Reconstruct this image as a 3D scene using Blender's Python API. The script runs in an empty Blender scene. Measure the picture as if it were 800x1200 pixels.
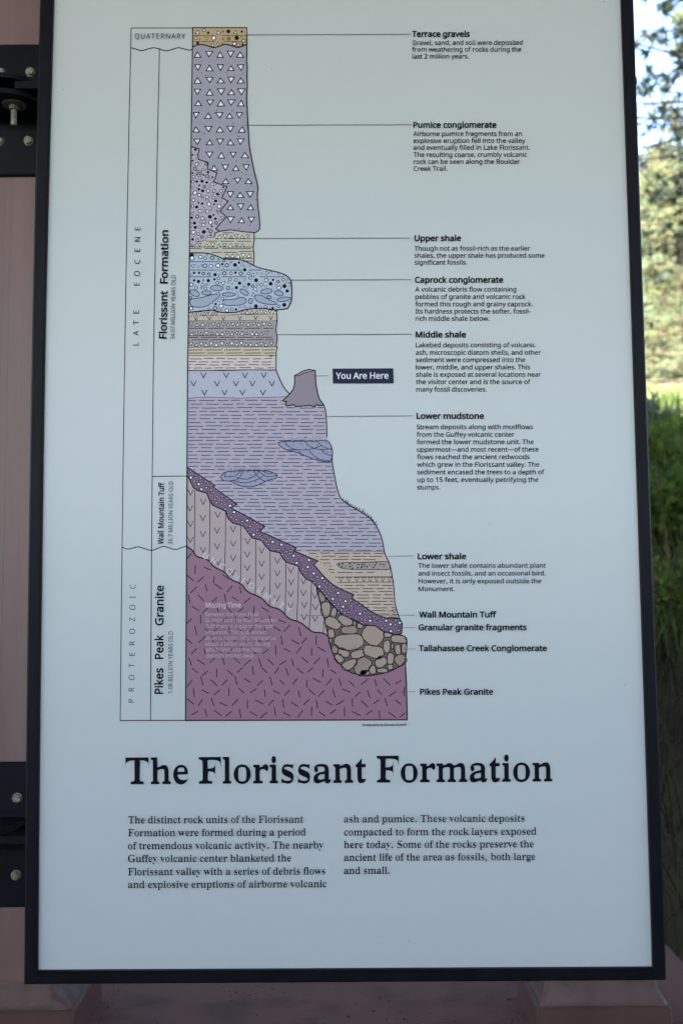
import bpy, math, random
from mathutils import Vector, Matrix, Euler, noise
from mathutils.geometry import tessellate_polygon

scene = bpy.context.scene
PITCH, ROLL, EYE = math.radians(4.9), math.radians(-0.42), 1.5
D = 1.56                                   # distance from the camera to the printed face of the sign

# ------------------------------------------------------------------ camera
cam_data = bpy.data.cameras.new('camera')
cam_data.sensor_fit = 'HORIZONTAL'
cam_data.sensor_width = 24.0
cam_data.lens = 36.0
cam_data.clip_start = 0.05
cam_data.clip_end = 3000
cam_data.dof.use_dof = True
cam_data.dof.focus_distance = D
cam_data.dof.aperture_fstop = 5.0
cam = bpy.data.objects.new('camera', cam_data)
scene.collection.objects.link(cam)
CAM_ROT = Matrix.Rotation(math.pi / 2 + PITCH, 3, 'X') @ Matrix.Rotation(ROLL, 3, 'Z')
cam.matrix_world = Matrix.Translation((0, 0, EYE)) @ CAM_ROT.to_4x4()
scene.camera = cam

# ------------------------------------------------------------------ sky and sun
SUN_EL, SUN_AZ = math.radians(50), math.radians(207)
world = bpy.data.worlds.new('World')
scene.world = world
world.use_nodes = True
wn = world.node_tree
sky = wn.nodes.new('ShaderNodeTexSky')
sky.sky_type = 'NISHITA'
sky.sun_disc = False
sky.sun_elevation = SUN_EL
sky.sun_rotation = SUN_AZ
sky.air_density = 1.0
sky.dust_density = 1.5
bg = wn.nodes['Background']
bg.inputs['Strength'].default_value = 0.1
wn.links.new(sky.outputs[0], bg.inputs['Color'])
sun_data = bpy.data.lights.new('sun', 'SUN')
sun_data.energy = 5.0
sun_data.angle = math.radians(0.53)
sun_data.color = (1, .95, .86)
sun = bpy.data.objects.new('sun', sun_data)
scene.collection.objects.link(sun)
sdir = Vector((math.sin(SUN_AZ) * math.cos(SUN_EL), math.cos(SUN_AZ) * math.cos(SUN_EL), math.sin(SUN_EL)))
sun.rotation_euler = sdir.to_track_quat('Z', 'Y').to_euler()
scene.view_settings.view_transform = 'Standard'
scene.view_settings.look = 'None'
scene.view_settings.gamma = 1
scene.view_settings.exposure = 3.64

# ------------------------------------------------------------------ helpers
C = scene.collection

def tag(o, label=None, cat=None, group=None, kind=None):
    if label: o['label'] = label
    if cat: o['category'] = cat
    if group: o['group'] = group
    if kind: o['kind'] = kind
    return o

def empty(name, loc, label, cat, group=None):
    o = bpy.data.objects.new(name, None)
    o.empty_display_size = .1
    C.objects.link(o); o.location = loc
    return tag(o, label, cat, group)

def lin(c):
    c = c / 255.0
    return c / 12.92 if c <= .04045 else ((c + .055) / 1.055) ** 2.4

MATS = {}
def mat(name, color=(.5, .5, .5), rough=.6, spec=.5, metal=0.0):
    """plain principled material; returns (material, nodes, links, bsdf)"""
    m = bpy.data.materials.new(name); m.use_nodes = True
    n = m.node_tree.nodes; b = n['Principled BSDF']
    b.inputs['Base Color'].default_value = (*color, 1)
    b.inputs['Roughness'].default_value = rough
    b.inputs['Metallic'].default_value = metal
    b.inputs['Specular IOR Level'].default_value = spec
    MATS[name] = m
    return m, n, m.node_tree.links, b

def noisy(name, c1, c2, scale=5, rough=.7, spec=.3, metal=0, stretch=(1, 1, 1), bump=0, bscale=None, detail=6, lo=.35, hi=.65, dist=.002, rvar=0):
    m, n, l, b = mat(name, c1, rough, spec, metal)
    tc = n.new('ShaderNodeTexCoord'); mp = n.new('ShaderNodeMapping'); mp.inputs['Scale'].default_value = stretch
    l.new(tc.outputs['Object'], mp.inputs[0])
    t = n.new('ShaderNodeTexNoise'); t.inputs['Scale'].default_value = scale; t.inputs['Detail'].default_value = detail
    l.new(mp.outputs[0], t.inputs['Vector'])
    r = n.new('ShaderNodeMapRange'); r.inputs[1].default_value = lo; r.inputs[2].default_value = hi
    l.new(t.outputs[0], r.inputs[0])
    x = n.new('ShaderNodeMix'); x.data_type = 'RGBA'
    x.inputs[6].default_value = (*c1, 1); x.inputs[7].default_value = (*c2, 1)
    l.new(r.outputs[0], x.inputs[0]); l.new(x.outputs[2], b.inputs['Base Color'])
    if rvar:
        rr = n.new('ShaderNodeMapRange'); rr.inputs[3].default_value = rough - rvar; rr.inputs[4].default_value = rough + rvar
        l.new(t.outputs[0], rr.inputs[0]); l.new(rr.outputs[0], b.inputs['Roughness'])
    if bump:
        t2 = n.new('ShaderNodeTexNoise'); t2.inputs['Scale'].default_value = bscale or scale * 3; t2.inputs['Detail'].default_value = 8
        l.new(mp.outputs[0], t2.inputs['Vector'])
        bp = n.new('ShaderNodeBump'); bp.inputs['Strength'].default_value = bump; bp.inputs['Distance'].default_value = dist
        l.new(t2.outputs[0], bp.inputs['Height']); l.new(bp.outputs[0], b.inputs['Normal'])
    return m

class MB:
    """collects shapes, then links them as one mesh object"""
    def __init__(s): s.v = []; s.f = []; s.m = []; s.mats = []
    def mi(s, m):
        if m is None: return 0
        if m not in s.mats: s.mats.append(m)
        return s.mats.index(m)
    def add(s, vs, fs, m=None):
        k = len(s.v); i = s.mi(m)
        s.v += [tuple(p) for p in vs]; s.f += [tuple(a + k for a in f) for f in fs]; s.m += [i] * len(fs)
    def box(s, c, d, m=None, bev=0):
        x, y, z = c; a, b, e = d[0] / 2, d[1] / 2, d[2] / 2
        if not bev:
            vs = [(x + i * a, y + j * b, z + k * e) for i in (-1, 1) for j in (-1, 1) for k in (-1, 1)]
            s.add(vs, [(0, 1, 3, 2), (4, 6, 7, 5), (0, 4, 5, 1), (2, 3, 7, 6), (0, 2, 6, 4), (1, 5, 7, 3)], m); return
        rings = []
        for zz, q in ((-e, bev), (-e + bev, 0), (e - bev, 0), (e, bev)):
            rings.append([(x + sx * (a - bx - q), y + sy * (b - by - q), z + zz) for sx, sy, bx, by in
                          ((-1, -1, bev, 0), (1, -1, bev, 0), (1, -1, 0, bev), (1, 1, 0, bev), (1, 1, bev, 0), (-1, 1, bev, 0), (-1, 1, 0, bev), (-1, -1, 0, bev))])
        vs = sum(rings, []); fs = [tuple(reversed(range(8))), tuple(range(24, 32))]
        for r in range(3):
            for i in range(8): fs.append((r * 8 + i, r * 8 + (i + 1) % 8, (r + 1) * 8 + (i + 1) % 8, (r + 1) * 8 + i))
        s.add(vs, fs, m)
    def lathe(s, c, axis, prof, n=20, m=None, cap=True):
        """prof: list of (radius, distance along the axis)"""
        ax = Vector(axis).normalized(); u = ax.orthogonal().normalized(); w = ax.cross(u); c = Vector(c)
        vs = []; fs = []
        for r, h in prof:
            for i in range(n):
                a = 2 * math.pi * i / n
                vs.append(c + ax * h + (u * math.cos(a) + w * math.sin(a)) * r)
        for k in range(len(prof) - 1):
            for i in range(n): fs.append((k * n + i, k * n + (i + 1) % n, (k + 1) * n + (i + 1) % n, (k + 1) * n + i))
        if cap: fs.append(tuple(reversed(range(n)))); fs.append(tuple(range((len(prof) - 1) * n, len(prof) * n)))
        s.add(vs, fs, m)
    def tube(s, pts, rad, n=6, m=None):
        pts = [Vector(p) for p in pts]; vs = []; fs = []
        for i, p in enumerate(pts):
            t = (pts[min(i + 1, len(pts) - 1)] - pts[max(i - 1, 0)]).normalized()
            u = t.orthogonal().normalized(); w = t.cross(u)
            if i and (u - pu).length > 1: u, w = -u, -w
            pu = u
            for k in range(n):
                a = 2 * math.pi * k / n
                vs.append(p + (u * math.cos(a) + w * math.sin(a)) * rad[i])
        for i in range(len(pts) - 1):
            for k in range(n): fs.append((i * n + k, i * n + (k + 1) % n, (i + 1) * n + (k + 1) % n, (i + 1) * n + k))
        s.add(vs, fs, m)
    def build(s, name, parent=None, m=None, smooth=False, mesh_only=False):
        me = bpy.data.meshes.new(name); me.from_pydata(s.v, [], s.f)
        for q in (s.mats or [m]): me.materials.append(q)
        if len(s.mats) > 1: me.polygons.foreach_set('material_index', s.m)
        if smooth: me.polygons.foreach_set('use_smooth', [True] * len(me.polygons))
        me.update()
        if mesh_only: return me
        o = bpy.data.objects.new(name, me); C.objects.link(o)
        if parent: o.parent = parent
        return o

def plane_point(px, py, depth=D):
    """a survey point measured on a 800 x 1200 sheet, carried onto the upright plane y = depth"""
    d = CAM_ROT @ Vector(((px - 400) / 1200.0, (600 - py) / 1200.0, -1))
    k = depth / d.y
    return (d.x * k, depth, EYE + d.z * k)

# ------------------------------------------------------------------ materials of the built things
paint = noisy('brown_paint', (.142, .083, .076), (.188, .112, .103), 2.2, .45, .4, stretch=(7, 7, .5), bump=.12, bscale=22, dist=.0012, rvar=.08)
paint_wall = noisy('wall_paint', (.145, .072, .058), (.075, .040, .034), 9, .75, .12, bump=.5, bscale=60, lo=.5, hi=.72, dist=.002)
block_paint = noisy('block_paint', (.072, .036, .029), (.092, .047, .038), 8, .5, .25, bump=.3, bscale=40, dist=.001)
black_steel = noisy('black_steel', (.0035, .0038, .007), (.006, .0065, .011), 14, .45, .10, bump=.15, bscale=120, dist=.0005)
frame_paint = noisy('frame_paint', (.0035, .0035, .006), (.006, .006, .010), 40, .48, .10, stretch=(1, 1, .35), bump=.12, bscale=160, dist=.0004)
zinc = noisy('zinc_bolt', (.27, .27, .21), (.12, .11, .075), 260, .42, .5, .85, bump=.5, bscale=300, dist=.001)
steel = noisy('washer_steel', (.16, .16, .17), (.30, .30, .30), 160, .4, .5, .8)
bead_mat = mat('edge_bead', (.62, .66, .68), .35)[0]

# panel face: pale powder-coated sheet with a little wear
pm, n_, l_, b_ = mat('panel_face', (.50, .535, .535), .4, .22)
tc = n_.new('ShaderNodeTexCoord')
t1 = n_.new('ShaderNodeTexNoise'); t1.inputs['Scale'].default_value = 2.2; t1.inputs['Detail'].default_value = 9; t1.inputs['Roughness'].default_value = .6
l_.new(tc.outputs['Object'], t1.inputs['Vector'])
mr = n_.new('ShaderNodeMapRange'); mr.inputs[1].default_value = .3; mr.inputs[2].default_value = .7; mr.inputs[3].default_value = .29; mr.inputs[4].default_value = .37
l_.new(t1.outputs[0], mr.inputs[0]); l_.new(mr.outputs[0], b_.inputs['Roughness'])
mx = n_.new('ShaderNodeMix'); mx.data_type = 'RGBA'; mx.inputs[6].default_value = (.492, .520, .528, 1); mx.inputs[7].default_value = (.510, .533, .535, 1)
l_.new(t1.outputs[0], mx.inputs[0]); l_.new(mx.outputs[2], b_.inputs['Base Color'])
t3 = n_.new('ShaderNodeTexNoise'); t3.inputs['Scale'].default_value = 420; t3.inputs['Detail'].default_value = 3
l_.new(tc.outputs['Object'], t3.inputs['Vector'])
bp_ = n_.new('ShaderNodeBump'); bp_.inputs['Strength'].default_value = .06; bp_.inputs['Distance'].default_value = .0005
l_.new(t3.outputs[0], bp_.inputs['Height']); l_.new(bp_.outputs[0], b_.inputs['Normal'])

PANEL_ALB = (.50, .535, .535)
INKS = {}
def ink(rgb, ref=None):
    """printed colour: rgb as seen, ref = the bare panel beside it as seen; black inks pass ref None"""
    key = (rgb, ref)
    if key in INKS: return INKS[key]
    if ref:
        c = [min(.9, PANEL_ALB[i] * lin(rgb[i]) / lin(ref[i])) for i in range(3)]; g = .3 * c[0] + .6 * c[1] + .1 * c[2]
        c = tuple(v * .84 + g * .16 for v in c)
    else: c = rgb
    m = mat('printed_ink', c, .45, .04 if sum(c) < .3 else .22)[0]
    INKS[key] = m
    return m
BLACK = ink((.006, .007, .012))
DARK = ink((.025, .026, .038))
WHITE = ink((.76, .76, .80))

# glyph outlines of the printed lettering (drawn contours, packed)
# per character code (1000 + code for the serif face): advance, then closed contours as x, y pairs in thousandths
GLYPHS = {
97: [377, [144,-7,100,0,63,19,45,40,34,67,31,100,36,133,50,161,73,183,106,200,150,210,203,215,265,217,265,238,260,277,245,301,222,314,190,318,136,310,89,291,71,335,126,357,159,364,193,366,233,363,266,353,291,337,308,314,319,283,322,245,322,0,279,0,268,51,265,51,241,25,216,7,185,-3], [158,41,200,47,234,66,251,86,261,112,264,144,264,176,211,174,154,167,118,152,98,130,92,99,97,73,110,55,132,44]],
98: [413, [228,-7,189,-3,158,9,134,26,116,46,111,46,99,0,57,0,57,510,116,510,116,386,115,344,113,312,116,312,134,333,158,351,189,362,228,366,269,361,305,345,335,319,358,283,372,237,376,180,372,123,358,77,335,40,305,14,269,-1], [219,42,248,46,273,58,291,78,309,121,315,181,309,240,291,283,260,308,218,317,183,313,157,302,138,284,122,242,116,182,116,179,122,121,138,78,157,58,184,46]],
99: [322, [201,-7,156,-2,117,13,83,38,58,73,42,120,37,178,42,238,59,286,85,322,119,347,160,362,206,367,259,361,300,347,282,298,244,310,204,315,158,306,125,281,105,238,98,179,105,121,124,79,144,60,170,48,201,44,253,50,294,65,294,13,254,-2]],
100: [413, [185,-7,143,-2,107,14,77,40,55,76,41,123,37,179,41,236,55,283,78,319,108,346,144,361,185,367,223,363,254,351,278,334,297,314,301,314,299,339,297,367,297,510,356,510,356,0,308,0,300,48,297,48,278,27,254,9,223,-3], [194,42,228,46,255,56,274,74,292,113,298,168,298,179,292,238,275,282,256,302,229,314,193,318,164,313,140,301,122,280,104,235,98,178,104,121,122,78,141,58,165,46]],
101: [379, [210,-7,162,-2,120,14,85,40,59,76,42,122,37,177,42,232,57,279,81,316,112,344,151,361,196,367,239,362,276,347,305,322,327,290,340,250,345,204,345,169,98,169,102,131,113,100,129,76,152,58,180,47,213,44,274,50,328,69,328,17,274,-1], [99,216,283,216,277,257,262,290,234,311,195,318,158,312,129,291,109,259]],
102: [231, [73,0,73,314,10,314,10,342,73,362,73,383,77,425,87,458,104,483,127,500,156,510,190,514,229,510,260,502,244,455,220,462,191,465,165,460,147,446,136,420,132,383,132,360,223,360,223,314,132,314,132,0]],
103: [413, [195,-161,123,-155,65,-138,65,-84,125,-105,198,-112,240,-105,271,-85,291,-53,298,-11,298,3,298,27,300,48,297,48,268,17,231,-1,185,-7,142,-1,106,15,76,42,54,79,41,125,37,179,41,233,54,278,76,316,106,344,142,361,185,367,219,363,249,353,275,336,298,312,301,312,309,360,356,360,356,-6,352,-53,338,-92,317,-122,286,-144,245,-157], [194,42,227,45,253,55,273,71,292,109,298,165,298,179,292,243,273,285,252,303,226,313,193,317,165,313,142,301,123,281,104,237,98,179,104,120,123,77,141,57,165,46]],
104: [415, [57,0,57,510,116,510,116,361,113,310,117,310,137,334,164,352,195,362,229,366,269,363,302,352,328,335,346,310,357,276,361,234,361,0,302,0,302,230,293,278,266,307,222,317,186,313,158,302,139,283,122,242,116,186,116,0]],
105: [173, [87,420,74,422,62,429,55,441,52,457,55,474,62,486,74,493,87,495,100,493,111,486,119,474,122,457,119,441,111,429,100,422], [57,0,57,360,116,360,116,0]],
106: [173, [87,420,74,422,62,429,55,441,52,457,55,474,62,486,74,493,87,495,100,493,111,486,119,474,122,457,119,441,111,429,100,422], [15,-161,-15,-159,-37,-153,-37,-105,-16,-110,7,-112,27,-109,43,-100,54,-83,57,-56,57,360,116,360,116,-54,110,-99,92,-133,73,-148,47,-158]],
107: [359, [57,0,57,510,116,510,116,244,115,216,113,185,116,185,128,201,144,221,158,238,273,360,343,360,197,206,353,0,281,0,156,168,116,132,116,0]],
108: [173, [57,0,57,510,116,510,116,0]],
109: [628, [57,0,57,360,105,360,113,311,117,311,137,336,162,353,192,363,223,367,273,360,310,340,333,306,336,306,358,333,386,352,418,363,452,367,489,363,520,353,543,335,560,310,570,277,574,234,574,0,515,0,515,232,507,279,483,308,442,317,410,314,385,304,367,287,350,250,345,199,345,0,286,0,286,232,278,279,253,308,212,317,180,313,155,302,137,283,121,242,116,187,116,0]],
110: [415, [57,0,57,360,105,360,113,311,117,311,138,336,165,353,197,363,230,367,270,363,302,353,328,335,346,310,357,277,361,234,361,0,302,0,302,230,293,278,266,307,222,317,186,313,158,302,139,283,122,242,116,187,116,0]],
111: [406, [202,-7,157,-1,117,15,84,42,58,79,42,125,37,181,42,236,57,282,82,318,116,345,156,361,204,367,250,361,290,345,324,318,349,282,365,236,370,181,365,126,350,79,325,42,291,15,250,-1], [203,42,237,46,263,59,283,80,303,123,309,181,303,238,283,281,263,301,236,313,203,317,169,313,143,301,123,281,104,238,98,181,104,123,123,80,143,59,170,46]],
112: [413, [57,-161,57,360,105,360,113,311,116,311,135,333,158,351,189,363,228,367,270,362,305,346,335,320,358,284,372,238,376,181,372,124,358,78,335,41,305,14,269,-1,228,-7,190,-3,159,9,135,26,116,46,112,46,115,17,116,-13,116,-161], [219,42,249,47,273,60,291,82,305,110,312,143,315,181,309,237,291,280,272,301,248,313,218,317,185,314,159,303,140,286,123,247,116,192,116,181,122,122,138,78,157,58,184,46]],
113: [413, [297,-161,297,-7,298,21,300,48,296,48,278,27,254,9,222,-3,183,-7,143,-2,107,14,78,40,55,76,41,123,37,179,42,236,55,283,78,319,108,346,144,361,185,367,224,363,255,351,279,333,298,311,300,311,309,360,356,360,356,-161], [195,42,228,46,255,56,274,73,291,112,298,167,298,179,292,239,275,282,256,302,228,314,193,318,164,313,140,301,122,280,104,235,98,178,104,121,122,78,141,58,165,46]],
114: [277, [57,0,57,360,105,360,112,294,115,294,135,322,160,345,190,361,225,367,247,366,267,363,260,308,241,312,221,313,194,309,169,298,147,280,131,256,120,226,116,192,116,0]],
115: [322, [148,-7,83,-1,35,16,35,70,87,50,118,43,149,41,188,45,214,55,229,72,234,94,227,118,200,140,146,164,86,191,64,206,48,223,38,244,34,271,38,299,51,323,72,342,115,360,169,367,231,360,284,343,264,296,216,312,165,318,133,315,110,307,95,293,91,275,93,261,99,249,129,229,183,206,242,180,263,165,279,147,288,126,291,99,287,67,274,41,253,20,207,0]],
116: [242, [167,-7,140,-4,115,3,94,16,77,37,65,66,62,105,62,314,11,314,11,343,62,366,86,443,121,443,121,360,225,360,225,314,121,314,121,106,125,77,137,57,155,46,177,42,205,44,228,49,228,4,201,-4]],
117: [415, [184,-7,144,-3,111,7,86,25,68,49,57,83,53,124,53,360,113,360,113,128,122,81,148,52,193,42,229,46,256,57,276,76,293,117,299,173,299,360,358,360,358,0,310,0,301,48,298,48,277,23,250,6,218,-3]],
118: [341, [136,0,0,360,63,360,140,148,151,115,162,80,169,52,171,52,179,81,190,116,201,148,278,360,341,360,204,0]],
119: [528, [106,1,7,361,69,361,118,169,132,110,142,61,144,61,151,89,159,125,169,158,232,361,297,361,359,158,373,108,383,62,385,62,395,108,410,169,460,361,520,361,420,1,351,1,289,203,274,258,265,299,262,299,253,258,238,203,173,1]],
120: [355, [12,0,142,184,18,360,85,360,178,224,270,360,336,360,212,184,343,0,276,0,178,144,79,0]],
121: [343, [56,-161,28,-160,7,-156,7,-109,25,-111,47,-113,75,-108,97,-95,114,-75,127,-49,146,-1,1,360,64,360,142,155,160,104,172,57,175,57,187,101,206,156,279,360,343,360,187,-50,166,-96,139,-131,116,-148,89,-158]],
122: [316, [26,0,26,39,220,314,38,314,38,360,285,360,285,316,94,46,289,46,289,0]],
65: [429, [0,0,187,482,242,482,428,0,366,0,308,148,118,148,61,0], [138,202,290,202,236,347,230,367,221,396,214,419,203,378,193,347]],
66: [437, [65,0,65,480,202,480,281,473,338,453,364,431,379,400,384,361,378,322,361,290,332,268,293,255,293,251,322,244,348,234,369,218,386,197,397,170,400,136,395,96,380,63,356,36,322,16,282,4,234,0], [126,275,214,275,266,280,299,295,316,320,322,354,315,388,294,411,258,424,205,428,126,428], [126,51,222,51,276,57,311,76,330,105,336,141,329,175,310,202,274,219,218,225,126,225]],
67: [424, [261,-7,194,1,139,24,96,60,65,109,47,170,41,240,48,309,67,368,100,418,146,455,203,478,271,486,342,479,404,458,379,407,330,425,271,433,223,427,182,410,149,381,124,343,110,296,105,240,109,184,123,137,146,98,178,69,219,52,270,46,330,52,385,65,385,13,329,-2]],
68: [490, [65,0,65,480,213,480,281,473,338,453,385,419,420,374,442,315,449,244,442,170,420,109,383,61,333,27,272,7,199,0], [126,52,191,52,261,59,315,82,354,120,378,174,385,242,380,301,364,348,338,383,302,408,258,423,204,428,126,428]],
69: [373, [65,0,65,480,333,480,333,426,126,426,126,277,321,277,321,224,126,224,126,53,333,53,333,0]],
70: [349, [65,0,65,480,333,480,333,426,126,426,126,257,320,257,320,203,126,203,126,0]],
71: [489, [271,-7,202,1,145,23,100,59,67,108,48,169,41,240,48,310,71,370,107,419,155,456,217,479,289,486,366,479,433,458,410,406,352,425,286,433,233,427,188,410,152,381,125,343,109,296,104,240,109,186,123,139,146,100,181,70,226,52,285,46,338,49,379,57,379,199,273,199,273,253,439,253,439,18,361,-1]],
72: [498, [65,0,65,480,126,480,126,277,371,277,371,480,432,480,432,0,371,0,371,224,126,224,126,0]],
73: [228, [27,0,27,35,83,48,83,431,27,445,27,480,200,480,200,445,144,431,144,48,200,35,200,0]],
74: [183, [-3,-128,-31,-125,-52,-119,-52,-68,-30,-73,-4,-75,28,-68,42,-59,52,-44,59,-24,62,3,62,480,122,480,122,7,118,-35,107,-69,88,-95,63,-113,32,-124]],
75: [416, [65,0,65,480,126,480,126,243,167,289,208,334,338,480,408,480,218,271,416,0,345,0,175,229,126,186,126,0]],
76: [352, [65,0,65,480,126,480,126,54,335,54,335,0]],
77: [609, [65,0,65,480,154,480,302,87,305,87,455,480,544,480,544,0,484,0,484,295,486,364,489,420,486,420,326,0,277,0,119,420,116,420,120,364,121,291,121,0]],
78: [510, [65,0,65,480,135,480,391,83,394,83,392,115,390,162,389,209,389,480,445,480,445,0,375,0,118,398,116,398,119,340,121,268,121,0]],
79: [525, [263,-7,216,-3,174,7,139,24,96,61,65,111,47,171,41,241,47,310,65,370,96,419,139,456,174,473,216,483,263,487,329,479,384,456,427,420,458,370,477,310,484,240,477,171,458,110,427,61,384,24,329,1], [263,46,312,51,352,69,382,98,403,137,416,184,420,240,416,297,403,344,382,382,352,411,313,428,263,434,214,428,174,411,143,382,122,344,109,297,105,240,109,184,122,137,143,98,173,69,213,51]],
80: [406, [65,0,65,480,192,480,249,475,295,463,329,443,353,415,367,380,372,338,368,300,354,264,330,233,294,208,245,192,181,187,126,187,126,0], [126,238,174,238,234,244,276,261,295,279,306,304,310,336,306,364,296,387,280,405,242,422,187,428,126,428]],
81: [525, [372,-114,279,-6,270,-7,263,-7,216,-3,174,7,139,24,96,61,65,111,47,171,41,241,47,310,65,370,96,419,139,456,174,473,216,483,263,487,329,479,384,456,427,420,458,370,477,310,484,240,480,185,468,135,448,91,421,54,386,25,344,5,459,-114], [263,46,312,51,352,69,382,98,403,137,416,184,420,240,416,297,403,344,382,382,352,411,313,428,263,434,214,428,174,411,143,382,122,344,109,297,105,240,109,184,122,137,143,98,173,69,213,51]],
82: [418, [65,0,65,480,197,480,252,476,296,464,329,446,353,419,367,385,372,343,369,308,358,279,342,256,322,239,276,215,408,0,337,0,221,198,126,198,126,0], [126,249,197,249,248,255,283,272,303,301,310,340,306,369,297,391,281,407,245,422,194,427,126,427]],
83: [369, [166,-7,91,-1,34,16,34,74,94,54,169,46,216,51,249,66,270,91,277,123,274,145,267,163,253,178,232,192,164,222,110,246,72,276,54,300,44,329,40,364,45,400,60,429,83,454,114,471,151,483,193,486,266,479,326,459,307,408,253,426,192,433,153,428,124,414,107,392,101,363,104,341,111,323,125,308,144,294,206,267,278,233,303,214,322,191,333,163,337,128,332,89,317,56,291,29,256,9,215,-3]],
84: [373, [156,0,156,426,7,426,7,480,366,480,366,426,217,426,217,0]],
85: [491, [243,-7,188,-1,143,15,107,42,81,78,66,121,60,171,60,480,121,480,121,169,124,133,135,102,152,78,176,60,208,49,246,46,286,50,317,61,341,80,363,120,370,169,370,480,430,480,430,169,425,122,410,80,384,44,348,16,301,-1]],
86: [403, [171,0,0,480,63,480,171,172,189,117,201,67,214,117,232,173,339,480,403,480,232,0]],
87: [625, [135,0,8,480,71,480,146,187,160,127,169,73,179,130,194,190,279,480,341,480,429,188,445,127,455,73,465,127,479,187,553,480,616,480,488,0,427,0,334,314,323,353,314,388,310,409,303,372,287,312,196,0]],
88: [394, [3,0,162,250,13,480,80,480,197,291,316,480,379,480,231,251,391,0,322,0,195,208,66,0]],
89: [380, [160,0,160,183,0,480,66,480,190,244,315,480,380,480,220,186,220,0]],
90: [384, [26,0,26,46,278,426,34,426,34,480,351,480,351,434,99,54,358,54,358,0]],
48: [384, [191,-7,142,1,102,22,72,59,50,108,37,169,33,240,37,313,49,373,69,422,99,458,140,480,191,487,241,480,281,458,312,422,334,373,347,313,351,240,347,169,335,108,314,59,284,23,243,1], [191,44,224,49,249,65,268,92,286,154,291,240,286,326,268,388,249,415,224,431,191,437,159,431,133,415,115,388,98,326,92,240,98,154,115,93,133,65,159,49]],
49: [384, [181,0,181,335,181,381,183,418,164,400,142,381,91,339,60,379,189,480,238,480,238,0]],
50: [384, [32,0,32,49,158,176,219,240,241,268,257,296,266,324,269,355,263,390,246,415,219,431,185,436,152,433,123,424,69,390,38,430,68,452,102,470,141,482,185,486,226,482,262,471,291,452,312,427,325,396,330,359,326,322,314,288,296,256,271,224,207,155,107,56,107,54,349,54,349,0]],
51: [384, [162,-7,92,-1,60,7,30,19,30,75,95,51,163,43,218,49,256,68,277,98,284,138,280,165,268,186,249,202,206,217,150,222,103,222,103,273,150,273,202,279,240,298,263,326,271,363,265,394,247,417,219,432,183,437,147,434,117,425,62,396,33,437,62,455,96,471,137,483,183,486,229,483,266,471,294,453,315,428,327,400,331,367,324,324,304,290,273,267,232,253,232,250,282,237,318,214,339,179,346,136,341,97,326,62,302,33,266,11,220,-2]],
52: [384, [244,0,244,109,14,109,14,159,240,482,301,482,301,162,371,162,371,109,301,109,301,0], [72,162,244,162,244,313,245,372,247,419,244,419,231,392,216,367]],
53: [384, [167,-7,97,0,67,8,42,19,42,75,69,62,101,52,167,44,215,50,253,69,271,89,282,115,285,147,278,189,257,219,219,238,165,244,122,241,83,234,54,253,72,480,312,480,312,426,122,426,111,287,142,291,185,294,231,290,270,278,302,257,326,229,341,195,346,153,341,107,325,68,299,36,263,12,219,-2]],
54: [384, [200,-7,157,-1,118,16,84,45,59,86,42,139,37,205,39,256,46,307,59,354,79,397,108,434,146,462,195,480,257,486,288,485,316,480,316,430,288,436,258,438,215,434,181,422,153,404,132,380,117,351,106,318,96,244,100,244,119,266,143,284,174,296,214,300,253,296,286,283,314,262,336,233,348,197,353,154,348,108,334,69,311,36,281,12,244,-2], [199,43,238,50,268,70,288,105,294,154,288,195,271,227,242,247,201,254,172,251,146,241,126,226,110,208,100,187,97,166,100,137,108,108,122,82,142,61,168,48]],
55: [384, [91,0,288,426,30,426,30,480,351,480,351,434,156,0]],
56: [384, [193,-7,146,-3,106,8,75,27,51,53,38,85,33,122,36,153,47,179,63,202,83,221,132,251,100,273,73,299,54,332,48,372,53,406,67,434,89,456,118,473,153,483,191,486,249,479,295,457,317,434,331,406,335,371,332,344,323,321,308,301,289,283,244,254,298,222,319,203,336,181,347,155,351,124,346,87,332,55,308,29,276,9,238,-3], [194,277,226,293,253,312,271,337,277,369,271,399,253,421,226,434,191,439,157,434,130,421,112,399,106,369,109,347,118,328,132,312,150,299], [192,40,235,46,267,63,286,90,293,124,286,156,265,182,233,203,192,222,181,226,142,206,114,183,96,155,91,122,97,90,116,63,147,46]],
57: [384, [129,-7,98,-5,69,0,69,50,96,44,128,42,171,46,205,57,233,75,254,99,269,128,280,161,289,235,285,235,267,214,243,196,211,183,171,179,133,184,99,196,72,217,50,246,38,282,34,324,38,371,53,411,76,443,106,467,143,481,187,486,230,480,269,463,302,434,328,393,344,340,349,275,347,223,340,173,327,125,307,82,279,46,240,17,191,-1], [184,226,214,229,240,239,261,254,276,272,286,292,289,314,287,342,278,371,264,397,244,418,218,432,187,437,149,430,119,409,99,374,92,325,98,284,115,252,143,232]],
32: [175, []],
46: [180, [89,-9,74,-7,60,1,51,15,48,36,51,57,60,71,74,79,89,81,106,79,119,71,129,57,132,36,129,15,119,1,106,-7]],
44: [180, [28,-87,47,-3,61,78,124,78,129,71,104,-8,71,-87]],
45: [216, [27,154,27,206,189,206,189,154]],
8212: [403, [64,0,64,480,339,480,339,0], [98,34,306,34,306,445,98,445]],
1097: [344, [255,-10,226,-5,208,10,200,35,168,11,133,-4,95,-9,64,-4,40,11,25,34,20,63,25,91,39,115,63,136,119,164,199,190,199,241,196,266,187,282,171,292,148,296,123,293,109,286,104,274,113,257,123,231,120,215,110,202,95,194,77,191,59,194,45,203,36,218,33,236,37,259,49,278,69,295,95,308,126,316,162,318,223,312,263,292,280,271,290,244,293,210,293,62,295,40,304,34,320,42,329,28,306,7,281,-6], [151,34,174,41,199,63,199,169,154,151,127,123,118,84,122,56,133,39]],
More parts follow.
